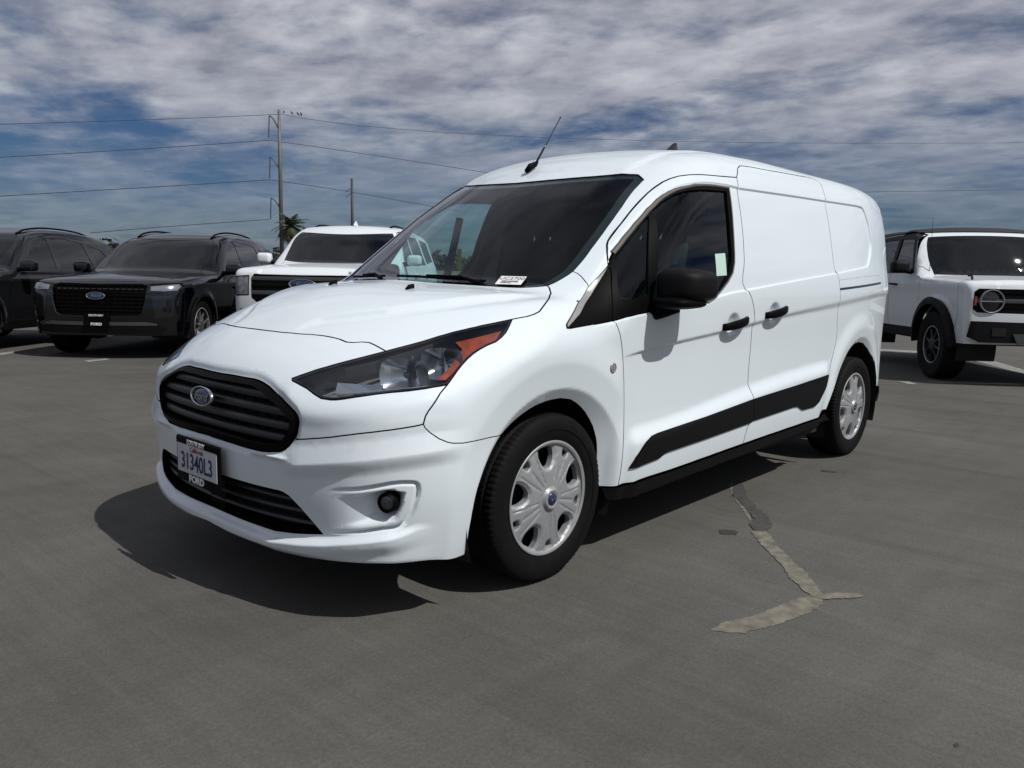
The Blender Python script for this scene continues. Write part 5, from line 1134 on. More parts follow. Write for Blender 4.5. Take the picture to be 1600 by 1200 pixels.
    # lamps
    for s in (-1,1):
        for lp in lamps:
            hd=bpy.data.objects.new('headlamp',None); COL.objects.link(hd); hd.parent=root
            o=panel('lamp_lens',B,NS,lp,GLOSSBL,hd,h=.04,param=True,gap=-.002,depth=0,off=-.010)
            ins=inset(resample(lp,.02),.016)
            o2=panel('lamp_element',B,NS,ins,S.get('lampmat',LAMPLIT),hd,h=.03,param=True,gap=0,depth=.006,lip=0,off=.000,flange_mat=LAMPLIT)
            if s>0:
                for o_ in (o,o2): 
                    mirror_to(o_,hd); bpy.data.objects.remove(o_)
    for pl_,mm,of in S.get('pieces',[]):
        panel('lower_trim',B,NS,np.array(pl_)*[-1,1],mm,root,h=.05,param=True,gap=0,depth=.02,lip=0,off=of,center=(0,0.0) if min(p[0] for p in pl_)==0 else None,flange_mat=mm,both=min(p[0] for p in pl_)>0)
    # rocker and arch cladding
    clad=S.get('clad')
    for cx in (0,wb):
        o_=AR+ (clad or .03); pts=[(cx+AR*math.cos(t),R+AR*math.sin(t)) for t in np.linspace(math.pi-ab*0-.05,.05,22)]+[(cx+o_*math.cos(t),R+o_*math.sin(t)) for t in np.linspace(.05,math.pi-.05,22)]
        panel('arch_trim',B,SD,np.array(pts),S.get('cladmat',BLACKPL),root,h=.05,param=True,gap=0,depth=.03 if not clad else .10,lip=0,off=S.get('cladoff',.012),both=True,flange_mat=BLACKPL)
        for s in (-1,1):
            b=MB(); b.lathe_y([(AR+.01,Wz_(R+.3)-.03),(AR+.01,.45),(0,.45)],(cx,0,R),24,s,a0=-.3,a1=math.pi+.3); b.build('wheel_liner',LINER,root,True)
            make_wheel(root,(cx,s*S['track'],R),s,R=R,rim=S['rim'],width=S.get('tw',.24),cover=S['cover'],seg=90,rot0=.3+cx)
    panel('rocker_trim',B,SD,np.array([(AR+.02,zb-.02),(wb-AR-.02,zb-.02),(wb-AR-.05,zb+.11),(AR+.05,zb+.11)]),BLACKPL,root,h=.06,param=True,gap=0,depth=.03,lip=0,off=.012,both=True,flange_mat=BLACKPL)
    MB().box((xs+.05,-.75,zb-.03),(xr-.3,.75,zb+.12)).build('underbody',LINER,root)
    panel('tailgate',B,TL,np.vstack([sR[:,1:],[[0,zb+.06]]]),paint,root,h=.08,center=(0,0.0),param=True)
    # emblem and plate
    ez=S.get('emblem')
    if ez:
        P,N=B.point(NS,(0,0,ez[0])); oval_emblem(gr,(P.x-.004,0,ez[0]),(-1,0,.05),ez[1],ez[2])
    if S.get('plate'):
        pz=S['plate']; P,N=B.point(NS,(0,0,pz)); pe=bpy.data.objects.new('license_plate',None); COL.objects.link(pe); pe.parent=root
        b=MB(); b.box((0,0,0),(.32,.17,.012),.004,Matrix(((0,0,1,P.x-.022),(1,0,0,-.16),(0,1,0,pz-.085),(0,0,0,1)))); b.build('plate_panel',SATINBL,pe)
        text_obj('plate_lettering','SOUTH BAY',.034,PAPER,frame((P.x-.0228,0,pz+.055),(0,-1,0),(0,0,1)),pe,bold=.001); text_obj('plate_lettering','FORD',.045,PAPER,frame((P.x-.0228,0,pz-.055),(0,-1,0),(0,0,1)),pe,bold=.002,sx=1.2)
    # mirrors
    mx,mz=S['mirror']
    for s in (-1,1):
        P,_=B.point(SD,(mx,0,mz)); me_=bpy.data.objects.new('wing_mirror',None); COL.objects.link(me_); me_.parent=root
        y0=-P.y; b=MB(); b.box((mx-.10,min(s*(y0+.06),s*(y0+.27)),mz-.03),(mx+.07,max(s*(y0+.06),s*(y0+.27)),mz+.13),.05); b.build('mirror_housing',S.get('mirmat',paint),me_,True)
        MB().tube([(mx,s*(y0-.03),mz-.01),(mx,s*(y0+.10),mz+.0)],[.035,.03],8).build('mirror_arm',BLACKPL,me_,True)
    if S.get('rails'):
        x0,x1,yy=S['rails']
        for s in (-1,1):
            L=[]
            for t in np.linspace(0,1,12):
                P,_=B.point(TP,(x0+(x1-x0)*t,-yy,0)); L.append((P.x,s*yy,P.z+.028*math.sin(math.pi*min(1,max(0,t)))**.3+.004))
            b=MB(); b.tube(L,.014,8); b.build('roof_rail',SATINBL,root,True)
    return B,SD,TP,NS
def hexmesh(): return []
SUVX=dict(W=([.2,.35,.55,.8,.98,1.08,1.2,1.4,1.6,1.75,1.9],[.90,.95,.975,.985,.985,.965,.925,.85,.765,.68,.55]),
 hood=([-1.1,-.9,-.6,-.2,.3,.6,1.2],[.90,.975,1.035,1.085,1.125,1.145,1.15]),
 roof=([-.2,.2,.55,.9,1.2,1.5,1.9,2.4,3.0,3.5,4.1],[.66,.93,1.155,1.40,1.585,1.68,1.735,1.75,1.735,1.69,1.62]),
 nose=([.15,.3,.5,.7,.85,.95,1.05],[-.86,-.915,-.945,-.95,-.93,-.87,-.70]),xr=4.05,rake=.45,wb=3.025,R=.375,rim=.262,zb=.30,arch=.42,belt=1.10,xs=-.55,yh=.78,track=.845,
 ws=(.48,.80,.70,1.22,1.42,.60),
 windows=[[(.98,1.13),(1.45,1.52),(1.72,1.60),(1.82,1.60),(1.80,1.13)],[(1.92,1.13),(1.94,1.60),(2.35,1.60),(2.78,1.56),(2.88,1.15)],[(3.0,1.17),(2.92,1.53),(3.3,1.47),(3.58,1.24)]],
 doors=[[(.60,.40),(.58,.75),(.66,1.05),(1.02,1.36),(1.42,1.60),(1.72,1.655),(1.86,1.66),(1.87,1.0),(1.84,.40)],[(1.875,.40),(1.90,1.0),(1.90,1.66),(2.45,1.655),(2.86,1.60),(2.96,1.13),(2.90,.92),(2.68,.78),(2.56,.62),(2.50,.40)]],dwin=[[0],[1]],
 grille=[[(0,.945),(.52,.955),(.60,.93),(.585,.75),(.54,.585),(.48,.555),(0,.545)]],
 bars=[(.90-.048*i,.014,.012,SATINBL) for i in range(8)],vbars=[(y,.56,.93,SATINBL) for y in np.linspace(-.52,.52,15)],
 lamps=[[(.62,.935),(.92,.965),(.955,.925),(.93,.865),(.80,.85),(.635,.855)]],
 pieces=[([(0,.475),(.60,.48),(.72,.455),(.70,.435),(0,.43)],GREYTRIM,.014),([(0,.425),(.70,.43),(.82,.40),(.74,.335),(0,.325)],BLACKPL,.010),([(.66,.80),(.90,.81),(.88,.55),(.70,.52)],GLOSSBL,.004)],
 mirror=(.86,1.12),rails=(1.45,3.35,.56),emblem=(.80,.115,.045),cover=spoke_cover(10,ALLOY,5),h=.045)
row='vehicles parked in the row behind the van'
c1=empty('parked_suv','charcoal grey SUV with roof rails, cut off by the left edge of the photo','SUV',group=row)
build_car(c1,dict(SUVX,paint=CHARCOAL,plate=.50,mirmat=CHARCOAL)); park(c1,(.25,10.35),221)
c2=empty('parked_suv','black SUV with black mesh grille and blue oval emblem, facing the camera','SUV',group=row)
build_car(c2,dict(SUVX,paint=BLACKP,plate=.50,mirmat=BLACKP)); park(c2,(2.42,8.62),222)
# paper on the black SUV's windshield
def dash_paper(root,pos,ux,uy,w,h_,txt=None):
    M=frame(pos,ux,uy); b=MB(); b.box((-w/2,-h_/2,0),(w/2,h_/2,.002),0,M); o=b.build('windshield_tag',PAPER,root)
    b=MB()
    for i in range(2): b.box((-w*.38,-h_*.28+i*h_*.34,0),(w*.38,-h_*.12+i*h_*.34,.0005),0,M@Matrix.Translation((0,0,.0025))); b.build('tag_print',INK,o) if i==1 else None
dash_paper(c2,(.80,-.55,1.185),(0,-1,.02),(.55,0,.6),.16,.085)
TRK=dict(W=([.2,.4,.6,.9,1.15,1.28,1.4,1.6,1.8,1.95,2.1],[.90,.97,.995,1.0,1.0,.985,.94,.87,.80,.70,.55]),
 hood=([-1.2,-.95,-.6,-.2,.3,.6,1.2],[1.13,1.185,1.225,1.255,1.28,1.29,1.30]),
 roof=([-.2,.2,.5,.8,1.05,1.3,1.7,2.4,3.2,3.8,4.4],[.80,1.08,1.30,1.53,1.73,1.85,1.905,1.92,1.90,1.86,1.80]),
 nose=([.2,.4,.6,.8,1.0,1.12,1.22],[-.90,-.96,-.985,-.99,-.975,-.94,-.84]),xr=4.35,rake=.25,wb=3.11,R=.40,rim=.265,zb=.38,arch=.455,belt=1.28,xs=-.60,yh=.80,track=.855,
 ws=(.42,.68,.80,1.06,1.25,.71),
 windows=[[(.86,1.30),(1.22,1.62),(1.45,1.745),(1.74,1.76),(1.74,1.30)],[(1.86,1.30),(1.86,1.76),(2.6,1.76),(2.72,1.66),(2.78,1.32)],[(2.95,1.34),(2.88,1.75),(3.6,1.72),(3.75,1.40)]],
 doors=[[(.62,.50),(.60,1.0),(.68,1.24),(1.02,1.56),(1.30,1.78),(1.70,1.81),(1.80,1.81),(1.80,.50)],[(1.812,.50),(1.812,1.81),(2.66,1.81),(2.80,1.70),(2.86,1.28),(2.80,1.0),(2.62,.85),(2.52,.50)]],dwin=[[0],[1]],
 grille=[[(0,1.10),(.66,1.105),(.70,1.05),(.69,.80),(.60,.73),(0,.725)]],
 bars=[(1.055,.05,.004,GREYTRIM),(.955,.030,.012,SATINBL),(.87,.050,.004,GREYTRIM),(.785,.03,.012,SATINBL)],vbars=[],
 lamps=[[(.73,1.09),(.97,1.075),(.975,.90),(.93,.82),(.73,.83)]],lampmat=LAMPBK,
 pieces=[([(0,.64),(.85,.66),(.90,.56),(.80,.44),(0,.43)],GREYTRIM,.012)],k=(.07,.10,.08),plan=(.07,.10),tf=.035,hc=.03,wrap=.14,
 mirror=(.80,1.30),rails=(1.6,3.6,.60),emblem=(.985,.17,.062),cover=spoke_cover(6,ALLOY,9),h=.045)
c3=empty('parked_suv','white full-size SUV with black grille, partly hidden behind the van\'s hood and windshield','SUV',group=row)
Bt,SDt,TPt,NSt=build_car(c3,dict(TRK,paint=WHITE2,mirmat=WHITE2)); park(c3,(4.42,7.0),219)
P,_=Bt.point(TPt,(1.75,0,0)); V=[];prof=[(-.10,.004),(-.03,.05),(.03,.085),(.06,.085),(.08,0)]
for dx,hz in prof:
    for s,t in ((-1,0),(-.3,.8),(0,1),(.3,.8),(1,0)): V.append((P.x+dx,.035*s,P.z-.004+hz*t))
obj('roof_fin',V,[(i*5+j,i*5+j+1,(i+1)*5+j+1,(i+1)*5+j) for i in range(4) for j in range(4)],WHITE2,c3,smooth=True)
dash_paper(c3,(1.10,-.50,1.665),(0,-1,.02),(.5,0,.6),.20,.06)
BRO=dict(W=([.3,.5,.7,1.0,1.2,1.28,1.4,1.6,1.8,1.95,2.05],[.86,.90,.915,.925,.925,.915,.89,.845,.80,.74,.60]),
 hood=([-1.2,-.8,-.6,-.2,.3,.6,1.2],[1.15,1.185,1.195,1.215,1.24,1.255,1.26]),
 roof=([.0,.35,.62,.80,.97,1.10,1.6,2.4,3.2,3.7,4.2],[.25,.80,1.265,1.55,1.78,1.845,1.875,1.88,1.865,1.845,1.82]),
 nose=([.3,.5,.7,.9,1.1,1.18,1.25],[-.74,-.76,-.765,-.765,-.755,-.72,-.60]),xr=3.75,rake=.08,wb=2.95,R=.41,rim=.225,zb=.47,arch=.49,belt=1.26,xs=-.50,yh=.76,track=.835,tw=.27,
 ws=(.58,.66,.715,.955,.99,.69),
 windows=[[(.84,1.29),(1.02,1.60),(1.08,1.72),(1.50,1.735),(1.52,1.29)],[(1.62,1.29),(1.60,1.735),(2.28,1.735),(2.42,1.29)],[(2.55,1.31),(2.42,1.735),(3.2,1.72),(3.35,1.34)]],
 doors=[[(.56,.56),(.56,1.20),(.74,1.27),(1.03,1.775),(1.55,1.79),(1.57,.56)],[(1.583,.56),(1.565,1.79),(2.33,1.79),(2.49,1.24),(2.42,.95),(2.36,.56)]],dwin=[[0],[1]],
 grille=[[(0,1.085),(.80,1.085),(.845,1.05),(.845,.86),(.80,.825),(0,.815)]],
 bars=[(.955,.045,.010,GREYTRIM),(1.03,.02,.03,SATINBL),(.88,.02,.03,SATINBL)],vbars=[],lamps=[],
 pieces=[([(0,.72),(.86,.73),(.87,.56),(.78,.50),(0,.50)],BLACKPL,.07),([(0,.60),(.45,.60),(.40,.49),(0,.48)],GREYTRIM,.085),([(.52,.66),(.66,.66),(.66,.57),(.52,.57)],GLOSSBL,.076)],k=(.05,.07,.06),plan=(.03,.05),tf=.012,tr=.02,hc=.02,wrap=.06,flare=.03,clad=.085,cladoff=.075,
 mirror=(.86,1.30),emblem=None,cover=spoke_cover(8,DARKALLOY,8),h=.045,crease=.006,handle=BLACKPL)
c4=empty('parked_off_roader','white boxy off-road SUV with dark roof and round headlamps at the right edge','SUV',group=row)
Bb,SDb,TPb,NSb=build_car(c4,dict(BRO,paint=WHITE2,mirmat=BLACKPL)); park(c4,(8.95,-.62),218)
# dark hard top
rt=[(1.0+.0,0)]+[(1.0+.06*(t/.66)**2,t) for t in np.linspace(.05,.66,8)]
topq=lambda pts:Bb.hit(TPb,np.array(pts,float)*[1,-1])
roofp=np.vstack([topq([(1.02+.05*(t/.62)**2,t) for t in np.linspace(0,.62,8)]),Bb.hit(SDb,np.array([(1.12,1.80),(1.6,1.805),(2.4,1.805),(3.3,1.795)])),topq([(3.55,.55),(3.58,.3),(3.58,0)])])
panel('hard_top',Bb,Mapper('cyl',(0,0,.75),.9),roofp,mat('hardtop_grey',(.012,.012,.013),.7),c4,h=.05,center=(1,math.pi/2*.9),gap=0,depth=.02,lip=0,off=.012,flange_mat=BLACKPL)
for w_,nm in (([(.78,1.275),(1.03,1.765),(1.10,1.79),(3.36,1.77),(3.50,1.30)],'upper_side_trim'),):
    inner_=[[(a,b) for a,b in w] for w in BRO['windows']]
    panel(nm,Bb,SDb,np.array(w_),mat('hardtop_grey'),c4,holes=[np.array(i_) for i_ in inner_],h=.05,param=True,gap=0,depth=.006,lip=0,off=.006,both=True,flange_mat=BLACKPL)
for s in (-1,1):
    hd=bpy.data.objects.new('headlamp',None); COL.objects.link(hd); hd.parent=c4; P,_=Bb.point(NSb,(0,-.66,.95))
    ring=[];F=[];kk=36
    for i in range(kk):
        a=2*math.pi*i/kk
        for r,dx in ((.130,.02),(.130,-.010),(.127,-.013),(.120,-.010),(.118,.01)): ring.append((P.x+dx,s*.66+r*math.cos(a),.95+r*math.sin(a)))
    for i in range(kk):
        for j in range(4): F.append((i*5+j,((i+1)%kk)*5+j,((i+1)%kk)*5+j+1,i*5+j+1))
    obj('lamp_ring',ring,F,mat('lamp_ring_white',(.20,.205,.21),.3),hd,smooth=True)
    MB().lathe_y([(0,.0),(.06,-.004),(.095,-.02)],(0,0,0),32,-1); V=[(P.x+.004+.02*(r/.12)**2,s*.66+r*math.cos(a),.95+r*math.sin(a)) for r in (.001,.06,.119) for a in np.linspace(0,2*math.pi,33)[:-1]]
    obj('lamp_glass',V,[(q*32+i,q*32+(i+1)%32,(q+1)*32+(i+1)%32,(q+1)*32+i) for q in range(2) for i in range(32)],GLOSSBL,hd,smooth=True)
    MB().box((P.x-.006,s*.66-.115,.944),(P.x+.01,s*.66+.115,.956)).build('lamp_bar',mat('lamp_ring_white'),hd)
    P2_,_=Bb.point(NSb,(0,-.825,.95)); MB().box((P2_.x-.008,min(s*.815,s*.838),.90),(P2_.x+.03,max(s*.815,s*.838),1.0)).build('marker_lamp',AMBER,hd)
    P3,_=Bb.point(TPb,(-.36,-.70,0)); b=MB(); b.tube([(-.46,s*.74,1.10),(-.40,s*.74,1.225),(-.36,s*.73,1.245),(-.30,s*.73,1.235)],.014,6); b.build('trail_sight',BLACKPL,c4)
text_obj('grille_lettering','BRONCO',.075,mat('lamp_ring_white'),frame((Bb.point(NSb,(0,0,.955))[0].x-.002,0,.955),(0,-1,0),(0,0,1)),c4,bold=.002,sx=1.5)
MB().tube([(.70,.76,1.30),(.72,.76,1.98)],[.004,.002],6).build('whip_antenna',BLACKPL,c4)
# ------------------------------------------------------------------ ground
def ground_mat():
    m=bpy.data.materials.new('parking_concrete'); m.use_nodes=True; nt=m.node_tree; N=nt.nodes; L=nt.links; b=N['Principled BSDF']
    b.inputs['Roughness'].default_value=.85; b.inputs['Specular IOR Level'].default_value=.3
    tc=N.new('ShaderNodeTexCoord')
    def noise(sc,det,ro,scale=(1,1,1),rot=0,dist=0):
        mp=N.new('ShaderNodeMapping'); mp.inputs['Scale'].default_value=scale; mp.inputs['Rotation'].default_value=(0,0,rot); L.new(tc.outputs['Object'],mp.inputs[0])
        n=N.new('ShaderNodeTexNoise'); n.inputs['Scale'].default_value=sc; n.inputs['Detail'].default_value=det; n.inputs['Roughness'].default_value=ro; n.inputs['Distortion'].default_value=dist; L.new(mp.outputs[0],n.inputs['Vector']); return n.outputs[0]
    def mr(v,a,b_,c,d):
        r=N.new('ShaderNodeMapRange'); L.new(v,r.inputs[0]); r.inputs[1].default_value=a; r.inputs[2].default_value=b_; r.inputs[3].default_value=c; r.inputs[4].default_value=d; return r.outputs[0]
    def mul(a,b_):
        n=N.new('ShaderNodeMath'); n.operation='MULTIPLY'; L.new(a,n.inputs[0]); L.new(b_,n.inputs[1]); return n.outputs[0]
    big=mr(noise(.35,5,.6,dist=.6),.3,.7,.82,1.18); patch=mr(noise(1.3,6,.65,dist=1.4),.3,.72,.86,1.14)
    streak=mr(noise(26,4,.6,(1,.06,1),.32),.3,.7,.91,1.09); streak2=mr(noise(9,5,.65,(.07,1,1),.5),.3,.7,.93,1.07); speck=mr(noise(260,3,.6),.3,.7,.76,1.24); grit=mr(noise(75,4,.7),.35,.65,.84,1.16)
    f=mul(mul(mul(big,patch),mul(streak,streak2)),mul(speck,grit))
    dark=mr(noise(2.3,8,.75,dist=2.0),.64,.76,1.0,.76); f=mul(f,dark); scuff=mr(noise(5,6,.7,(.10,1,1),-.35,1.2),.66,.74,1.0,1.16); f=mul(f,scuff); arcs=mr(noise(1.1,3,.5,(1,.05,1),1.0,2.5),.60,.66,1.0,.88); f=mul(f,arcs); pits=mr(noise(34,2,.5),.72,.80,1.0,.62); f=mul(f,pits)
    mx=N.new('ShaderNodeMix'); mx.data_type='RGBA'; mx.blend_type='MULTIPLY'; mx.inputs[0].default_value=1; mx.inputs[6].default_value=(.080,.0758,.0665,1); L.new(f,mx.inputs[7]); L.new(mx.outputs[2],b.inputs['Base Color'])
    bp=N.new('ShaderNodeBump'); bp.inputs['Strength'].default_value=.35; bp.inputs['Distance'].default_value=.003; L.new(mul(speck,grit),bp.inputs['Height']); L.new(bp.outputs[0],b.inputs['Normal'])
    return m
ss=[-900,2.2]+[2.2+12*i/12 for i in range(1,13)]+[900]; V=[];F=[]
for s in ss:
    for t in (-900,900): V.append((s*.70711-t*.70711,s*.70711+t*.70711,-GROUND_DIP*min(max(s-2.2,0),12)))
for i in range(len(ss)-1): F.append((2*i,2*i+2,2*i+3,2*i+1))
g=obj('ground',V,F,ground_mat()); tag(g,kind='structure')
def patch(name,pts,m,dz,jit=0.0,label=None,cat=None,kind=None):
    P=resample(np.array(pts,float),.014); P=P+RNG.uniform(-jit,jit,P.shape)
    v,t,_=triangulate(P,[],.15); o=obj(name,[(a,b,ground_z(a,b)+dz) for a,b in v],t,m); tag(o,label,cat,None,kind); return o
CRACKM=mat('crack_filler',(.136,.123,.095),.9,noise=(22,.36),bump=(120,.5)); CRACKD=mat('dark_crack_filler',(.046,.043,.038),.9,noise=(25,.3),bump=(120,.4)); TARM=mat('tar_spot',(.028,.027,.026),.8,noise=(40,.3))
PAINTL=mat('road_paint',(.22,.22,.205),.8,noise=(14,.35))
patch('crack_repair',[(0.057,-1.528),(0.139,-1.525),(0.187,-1.547),(0.237,-1.569),(0.319,-1.588),(0.399,-1.598),(0.512,-1.619),(0.599,-1.649),(0.586,-1.686),(0.529,-1.709),(0.448,-1.705),(0.335,-1.685),(0.212,-1.650),(0.118,-1.617),(0.081,-1.579)],CRACKM,.002,.006,'tan curved patch of filler on the concrete, nearest the camera','filler patch')
patch('crack_repair',[(0.597,-1.655),(0.572,-1.671),(0.569,-1.693),(0.610,-1.721),(0.652,-1.763),(0.708,-1.786),(0.719,-1.756),(0.700,-1.728),(0.655,-1.692)],CRACKM,.0035,.004,'short tan filler strip branching to the right of the crack','filler patch')
patch('crack_repair',[(1.110,-1.146),(1.183,-1.153),(1.153,-1.206),(0.998,-1.323),(0.918,-1.409),(0.825,-1.497),(0.763,-1.555),(0.690,-1.619),(0.607,-1.682),(0.565,-1.680),(0.574,-1.641),(0.612,-1.594),(0.651,-1.559),(0.693,-1.509),(0.779,-1.451),(0.843,-1.387),(0.910,-1.321),(0.982,-1.250)],CRACKM,.003,.006,'long tan strip of filler slanting toward the van sill','filler patch')
patch('crack_repair',[(1.714,-0.739),(1.838,-0.694),(1.884,-0.699),(1.775,-0.779),(1.624,-0.868),(1.476,-1.002),(1.391,-1.089),(1.258,-1.180),(1.155,-1.189),(1.123,-1.158),(1.210,-1.087),(1.302,-1.066),(1.429,-0.957),(1.535,-0.864),(1.608,-0.794)],CRACKD,.004,.005,'dark grey end of the crack filler beside the van sill','filler patch')
patch('crack_repair',[(1.767,-0.682),(1.850,-0.668),(1.727,-0.751),(1.567,-0.837),(1.388,-0.992),(1.212,-1.102),(1.310,-1.025),(1.434,-0.924),(1.597,-0.800)],CRACKM,.002,.004,'thin tan edge of filler beside the dark crack end','filler patch')
patch('tar_spot',[(1.029,-1.029),(1.070,-1.075),(1.064,-1.107),(1.017,-1.118),(0.977,-1.060)],TARM,.002,.004,'small dark oblong tar spot left of the crack','tar spot')
patch('tar_spot',[(2.513,-0.900),(2.541,-0.980),(2.507,-0.989),(2.476,-0.919)],TARM,.002,.002,'thin dark dash on the concrete near the rear wheel','tar spot')
patch('tar_spot',[(-0.098,-2.293),(-0.088,-2.298),(-0.099,-2.307),(-0.115,-2.301)],TARM,.002,.002,'tiny dark speck on the concrete at the lower right','tar spot')
patch('parking_line',[(0.954,9.194),(1.045,9.523),(1.268,9.719),(1.182,9.424)],PAINTL,.004,.0,'white parking line end at the left edge, beside the charcoal SUV','parking line')
patch('parking_line',[(1.501,7.900),(1.814,8.023),(1.809,7.870),(1.503,7.702)],PAINTL,.004,.0,'short worn white paint mark in front of the black SUV','parking line')
patch('parking_line',[(11.960,1.927),(12.628,2.151),(12.865,1.431),(12.342,1.284)],PAINTL,.004,.0,'white parking line seen under the off-road SUV','parking line')
patch('parking_line',[(11.596,0.428),(11.967,0.275),(9.714,-0.892),(9.435,-0.837)],PAINTL,.004,.0,'white parking line in front of the off-road SUV','parking line')
patch('parking_line',[(7.663,0.275),(7.741,0.173),(7.525,0.013),(7.461,0.102)],PAINTL,.004,.0,'short white line end left of the off-road SUV','parking line')
# ------------------------------------------------------------------ power line, poles, palm, far trees
def unp(px,py,depth):
    d=((px-800)/FPX)*cr_-((py-600)/FPX)*cu_+cf_; return Vector(tuple(CAM+d*depth))
STEEL=mat('galvanised_steel',(.12,.12,.115),.6,.3,noise=(1.5,.15)); WIREM=mat('wire',(.03,.03,.032),.6); INSUL=mat('insulator',(.06,.055,.055),.4)
D=120.
base=unp(441,420,D); topp=unp(438.3,178,D)
pole=empty('transmission_pole','tall steel power pole with three curved arms behind the parked SUVs','pole',(base.x,base.y,0))
rx,ry=cr_[0]/math.hypot(cr_[0],cr_[1]),cr_[1]/math.hypot(cr_[0],cr_[1])
MB().tube([(0,0,0),(0,0,topp.z*.6),(0,0,topp.z)],[.32,.27,.19],12).build('pole_shaft',STEEL,pole,True)
pxm=D/FPX; ends=[]
for py0,py1,py2 in ((208,187,219),(269,249,281),(328,311,343)):
    zA=unp(440,py0,D).z; zB=unp(425,py1,D).z; zC=unp(421,py2,D).z
    pts=[(-rx*pxm*t*15,-ry*pxm*t*15,zA+(zB-zA)*math.sin(t*math.pi/2)) for t in np.linspace(0,1,8)]
    a=MB().tube(pts,[.15-.06*t for t in np.linspace(0,1,8)],8).build('davit_arm',STEEL,pole,True)
    q=pts[-1]; b=MB()
    e=(q[0]-rx*pxm*1.5,q[1]-ry*pxm*1.5,zC); n=12
    pr=[];rd=[]
    for i in range(2*n+1):
        t=i/(2*n); pr.append((q[0]+(e[0]-q[0])*t,q[1]+(e[1]-q[1])*t,q[2]+(e[2]-q[2])*t)); rd.append(.11 if i%2 else .05)
    b.tube(pr,rd,8); b.build('insulator_string',INSUL,pole,True)
def wire(label,pts,depths,r,name='power_line'):
    # parabola through three 3D points
    A,B_,C_=[unp(p[0],p[1],d) for p,d in zip(pts,depths)]
    L=[]
    for t in np.linspace(0,1,40):
        L.append(A*((t-.5)*(t-1)*2)+B_*(-4*t*(t-1))+C_*(2*t*(t-.5)))
    o=MB().tube(L,r,5).build(name,WIREM); tag(o,label,'power line','overhead wires'); return o
dl=(120,108,98)
wire('top wire left of the transmission pole, highest of the four',[(437.5,178.5),(219,187.5),(-60,195.5)],(120,104,90),.035)
wire('second wire left of the pole, from its upper arm',[(421,219),(210,233.5),(-60,249)],(120,104,90),.045)
wire('third wire left of the pole, from its middle arm',[(421,281),(210,294),(-60,310)],(120,104,90),.045)
wire('lowest wire left of the pole, running down behind the black SUVs',[(421,343),(290,352),(140,364)],(120,110,100),.045)
wire('thin top wire with birds running right from the pole across the sky',[(438.5,178),(980,219),(1680,222)],(120,150,205),.035)
wire('second wire right of the pole, slanting down to the van roof',[(421,219),(600,245),(800,276)],(120,130,143),.045)
wire('third wire right of the pole, slanting down to the windshield',[(421,281),(560,302),(720,331)],(120,130,143),.045)
wire('wire reaching right from behind the van\'s rear roof corner',[(1200,302),(1450,298.5),(1680,295)],(150,175,200),.05)
wire('lowest wire right of the van, just above the off-road SUV',[(1300,370),(1450,366.5),(1680,362)],(150,175,200),.05)
for i,(bx,by) in enumerate(((443.5,177.5),(456,178.8),(465.5,180.2),(470.5,180.6))):
    c=unp(bx,by-1.2,121); V=[];F=[]
    prof_=[(-.34,.02,.02),(-.18,.05,.06),(-.02,.09,.12),(.12,.11,.11),(.22,.17,.08),(.29,.19,.06),(.36,.18,.015)]
    k=8
    for dx,dz,r in prof_:
        for j in range(k):
            a=2*math.pi*j/k; V.append((dx,r*math.cos(a),dz+r*math.sin(a)))
    for q in range(len(prof_)-1):
        for j in range(k): F.append((q*k+j,q*k+(j+1)%k,(q+1)*k+(j+1)%k,(q+1)*k+j))
    F.append(tuple(range(k-1,-1,-1)))
    o=obj('bird',V,F,INK,smooth=True,loc=tuple(c)); o.rotation_euler=(0,-.5,.8+i)
    tag(o,['dark bird perched on top of the transmission pole','dark bird on the top wire, nearest the pole','dark bird on the top wire, left of the close pair','dark bird on the top wire, farthest from the pole'][i],'bird','birds on the wire')
D2=170.; b2=unp(551,420,D2); t2=unp(548,281,D2)
p2=empty('utility_pole','distant slim pole with a slanted bracket above the white SUV','pole',(b2.x,b2.y,0))
MB().tube([(0,0,0),(0,0,t2.z)],[.34,.24],8).build('pole_shaft',WIREM,p2,True)
for py0,py1 in ((296,300),(302,310)):
    za=unp(548,py0,D2).z; zb_=unp(539,py1,D2).z; pm=D2/FPX; MB().tube([(0,0,za),(-rx*pm*10,-ry*pm*10,zb_)],.06,5).build('bracket',WIREM,p2)
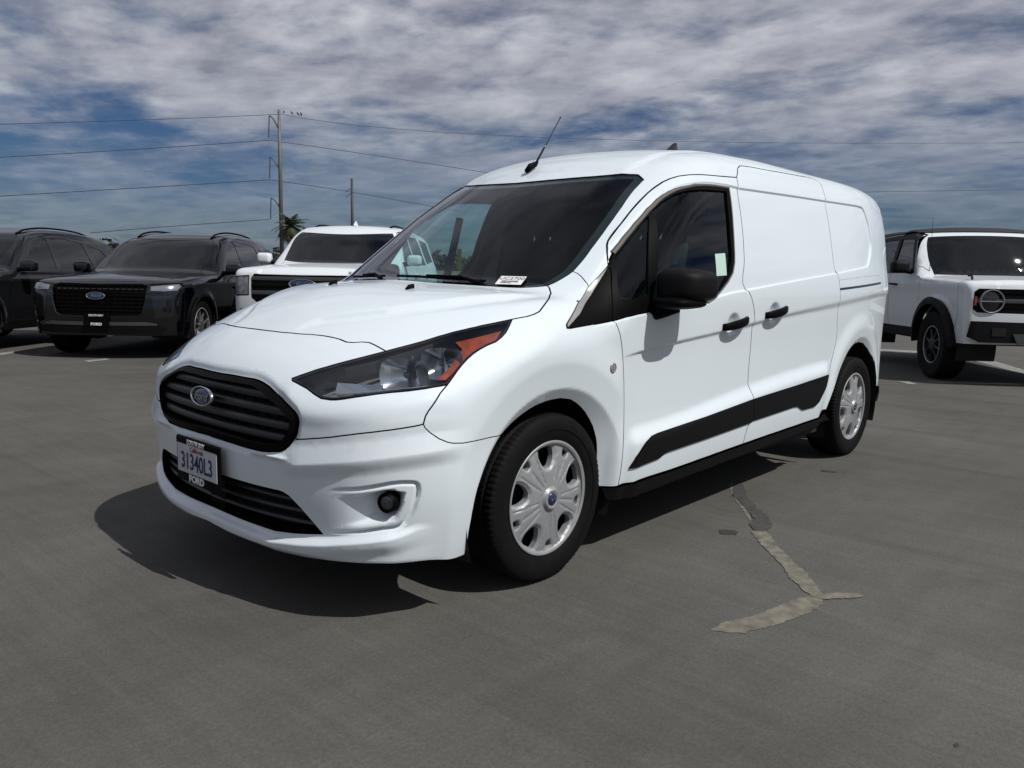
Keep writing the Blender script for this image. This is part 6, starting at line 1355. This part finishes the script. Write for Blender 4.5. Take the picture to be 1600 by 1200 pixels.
# palm
def palm(c,h,label):
    e=empty('palm_tree',label,'palm tree',c); 
    L=[(.10*math.sin(t*2),0,h*t) for t in np.linspace(0,1,8)]; MB().tube(L,[.26-.10*t for t in np.linspace(0,1,8)],10).build('trunk',mat('palm_bark',(.07,.055,.042),.95,noise=(6,.3)),e,True)
    LM=mat('palm_leaf',(.045,.055,.022),.6,noise=(3,.35)); LD=mat('dry_palm_leaf',(.10,.08,.04),.8,noise=(3,.3))
    for i in range(72):
        az=2*math.pi*i/72*5.1+random.uniform(-.2,.2); el=random.uniform(-1.1,1.25); ln=random.uniform(1.1,1.75); V=[];F=[];n=9
        d=Vector((math.cos(az)*math.cos(el),math.sin(az)*math.cos(el),math.sin(el))); p=Vector((L[-1][0],0,h)); side=Vector((-math.sin(az),math.cos(az),0))
        sp=[]
        for s in range(n): sp.append(p.copy()); p=p+d*(ln/n); d=(d+Vector((0,0,-.16))).normalized()
        for s in range(1,n):
            w=.34*math.sin(math.pi*(s/n)**.8)+.05
            for sg in (-1,1):
                b=len(V); t=sp[s]+side*sg*w+(sp[min(s+1,n-1)]-sp[s-1])*.5+Vector((0,0,-.10)); V+=[tuple(sp[s-1]),tuple(sp[s]),tuple(t)]; F.append((b,b+1,b+2))
        obj('frond',V,F,LD if el<-.5 else LM,e)
pc=unp(453,366,62); palm((pc.x,pc.y,0),pc.z+.5,'shaggy palm tree crown rising behind the white SUV, beside the pole')
# far belt of trees along the horizon
def far_trees():
    M_=mat('far_foliage',(.035,.045,.03),.9,noise=(.3,.4)); V=[];F=[]
    for i in range(900):
        a=math.radians(random.uniform(-25,110)); d=random.uniform(230,300); x,y=math.cos(a)*d,math.sin(a)*d; h=random.uniform(2.5,5.5)*(1.0+.5*math.sin(a*37)*math.sin(a*11)); w=random.uniform(2.5,6)
        for k in range(9):
            c=Vector((x+random.uniform(-w,w),y+random.uniform(-w,w),h*random.uniform(.05,1))); r=random.uniform(.8,1.9); b=len(V)
            for j in range(6):
                dd=Vector((random.gauss(0,1),random.gauss(0,1),random.gauss(0,.8))).normalized()*r; V.append(tuple(c+dd))
            F+=[(b,b+1,b+2),(b+2,b+3,b+4),(b+4,b+5,b),(b+1,b+3,b+5)]
    o=obj('distant_trees',V,F,M_); tag(o,'dark belt of far-off trees along the horizon','trees',kind='stuff')
far_trees()
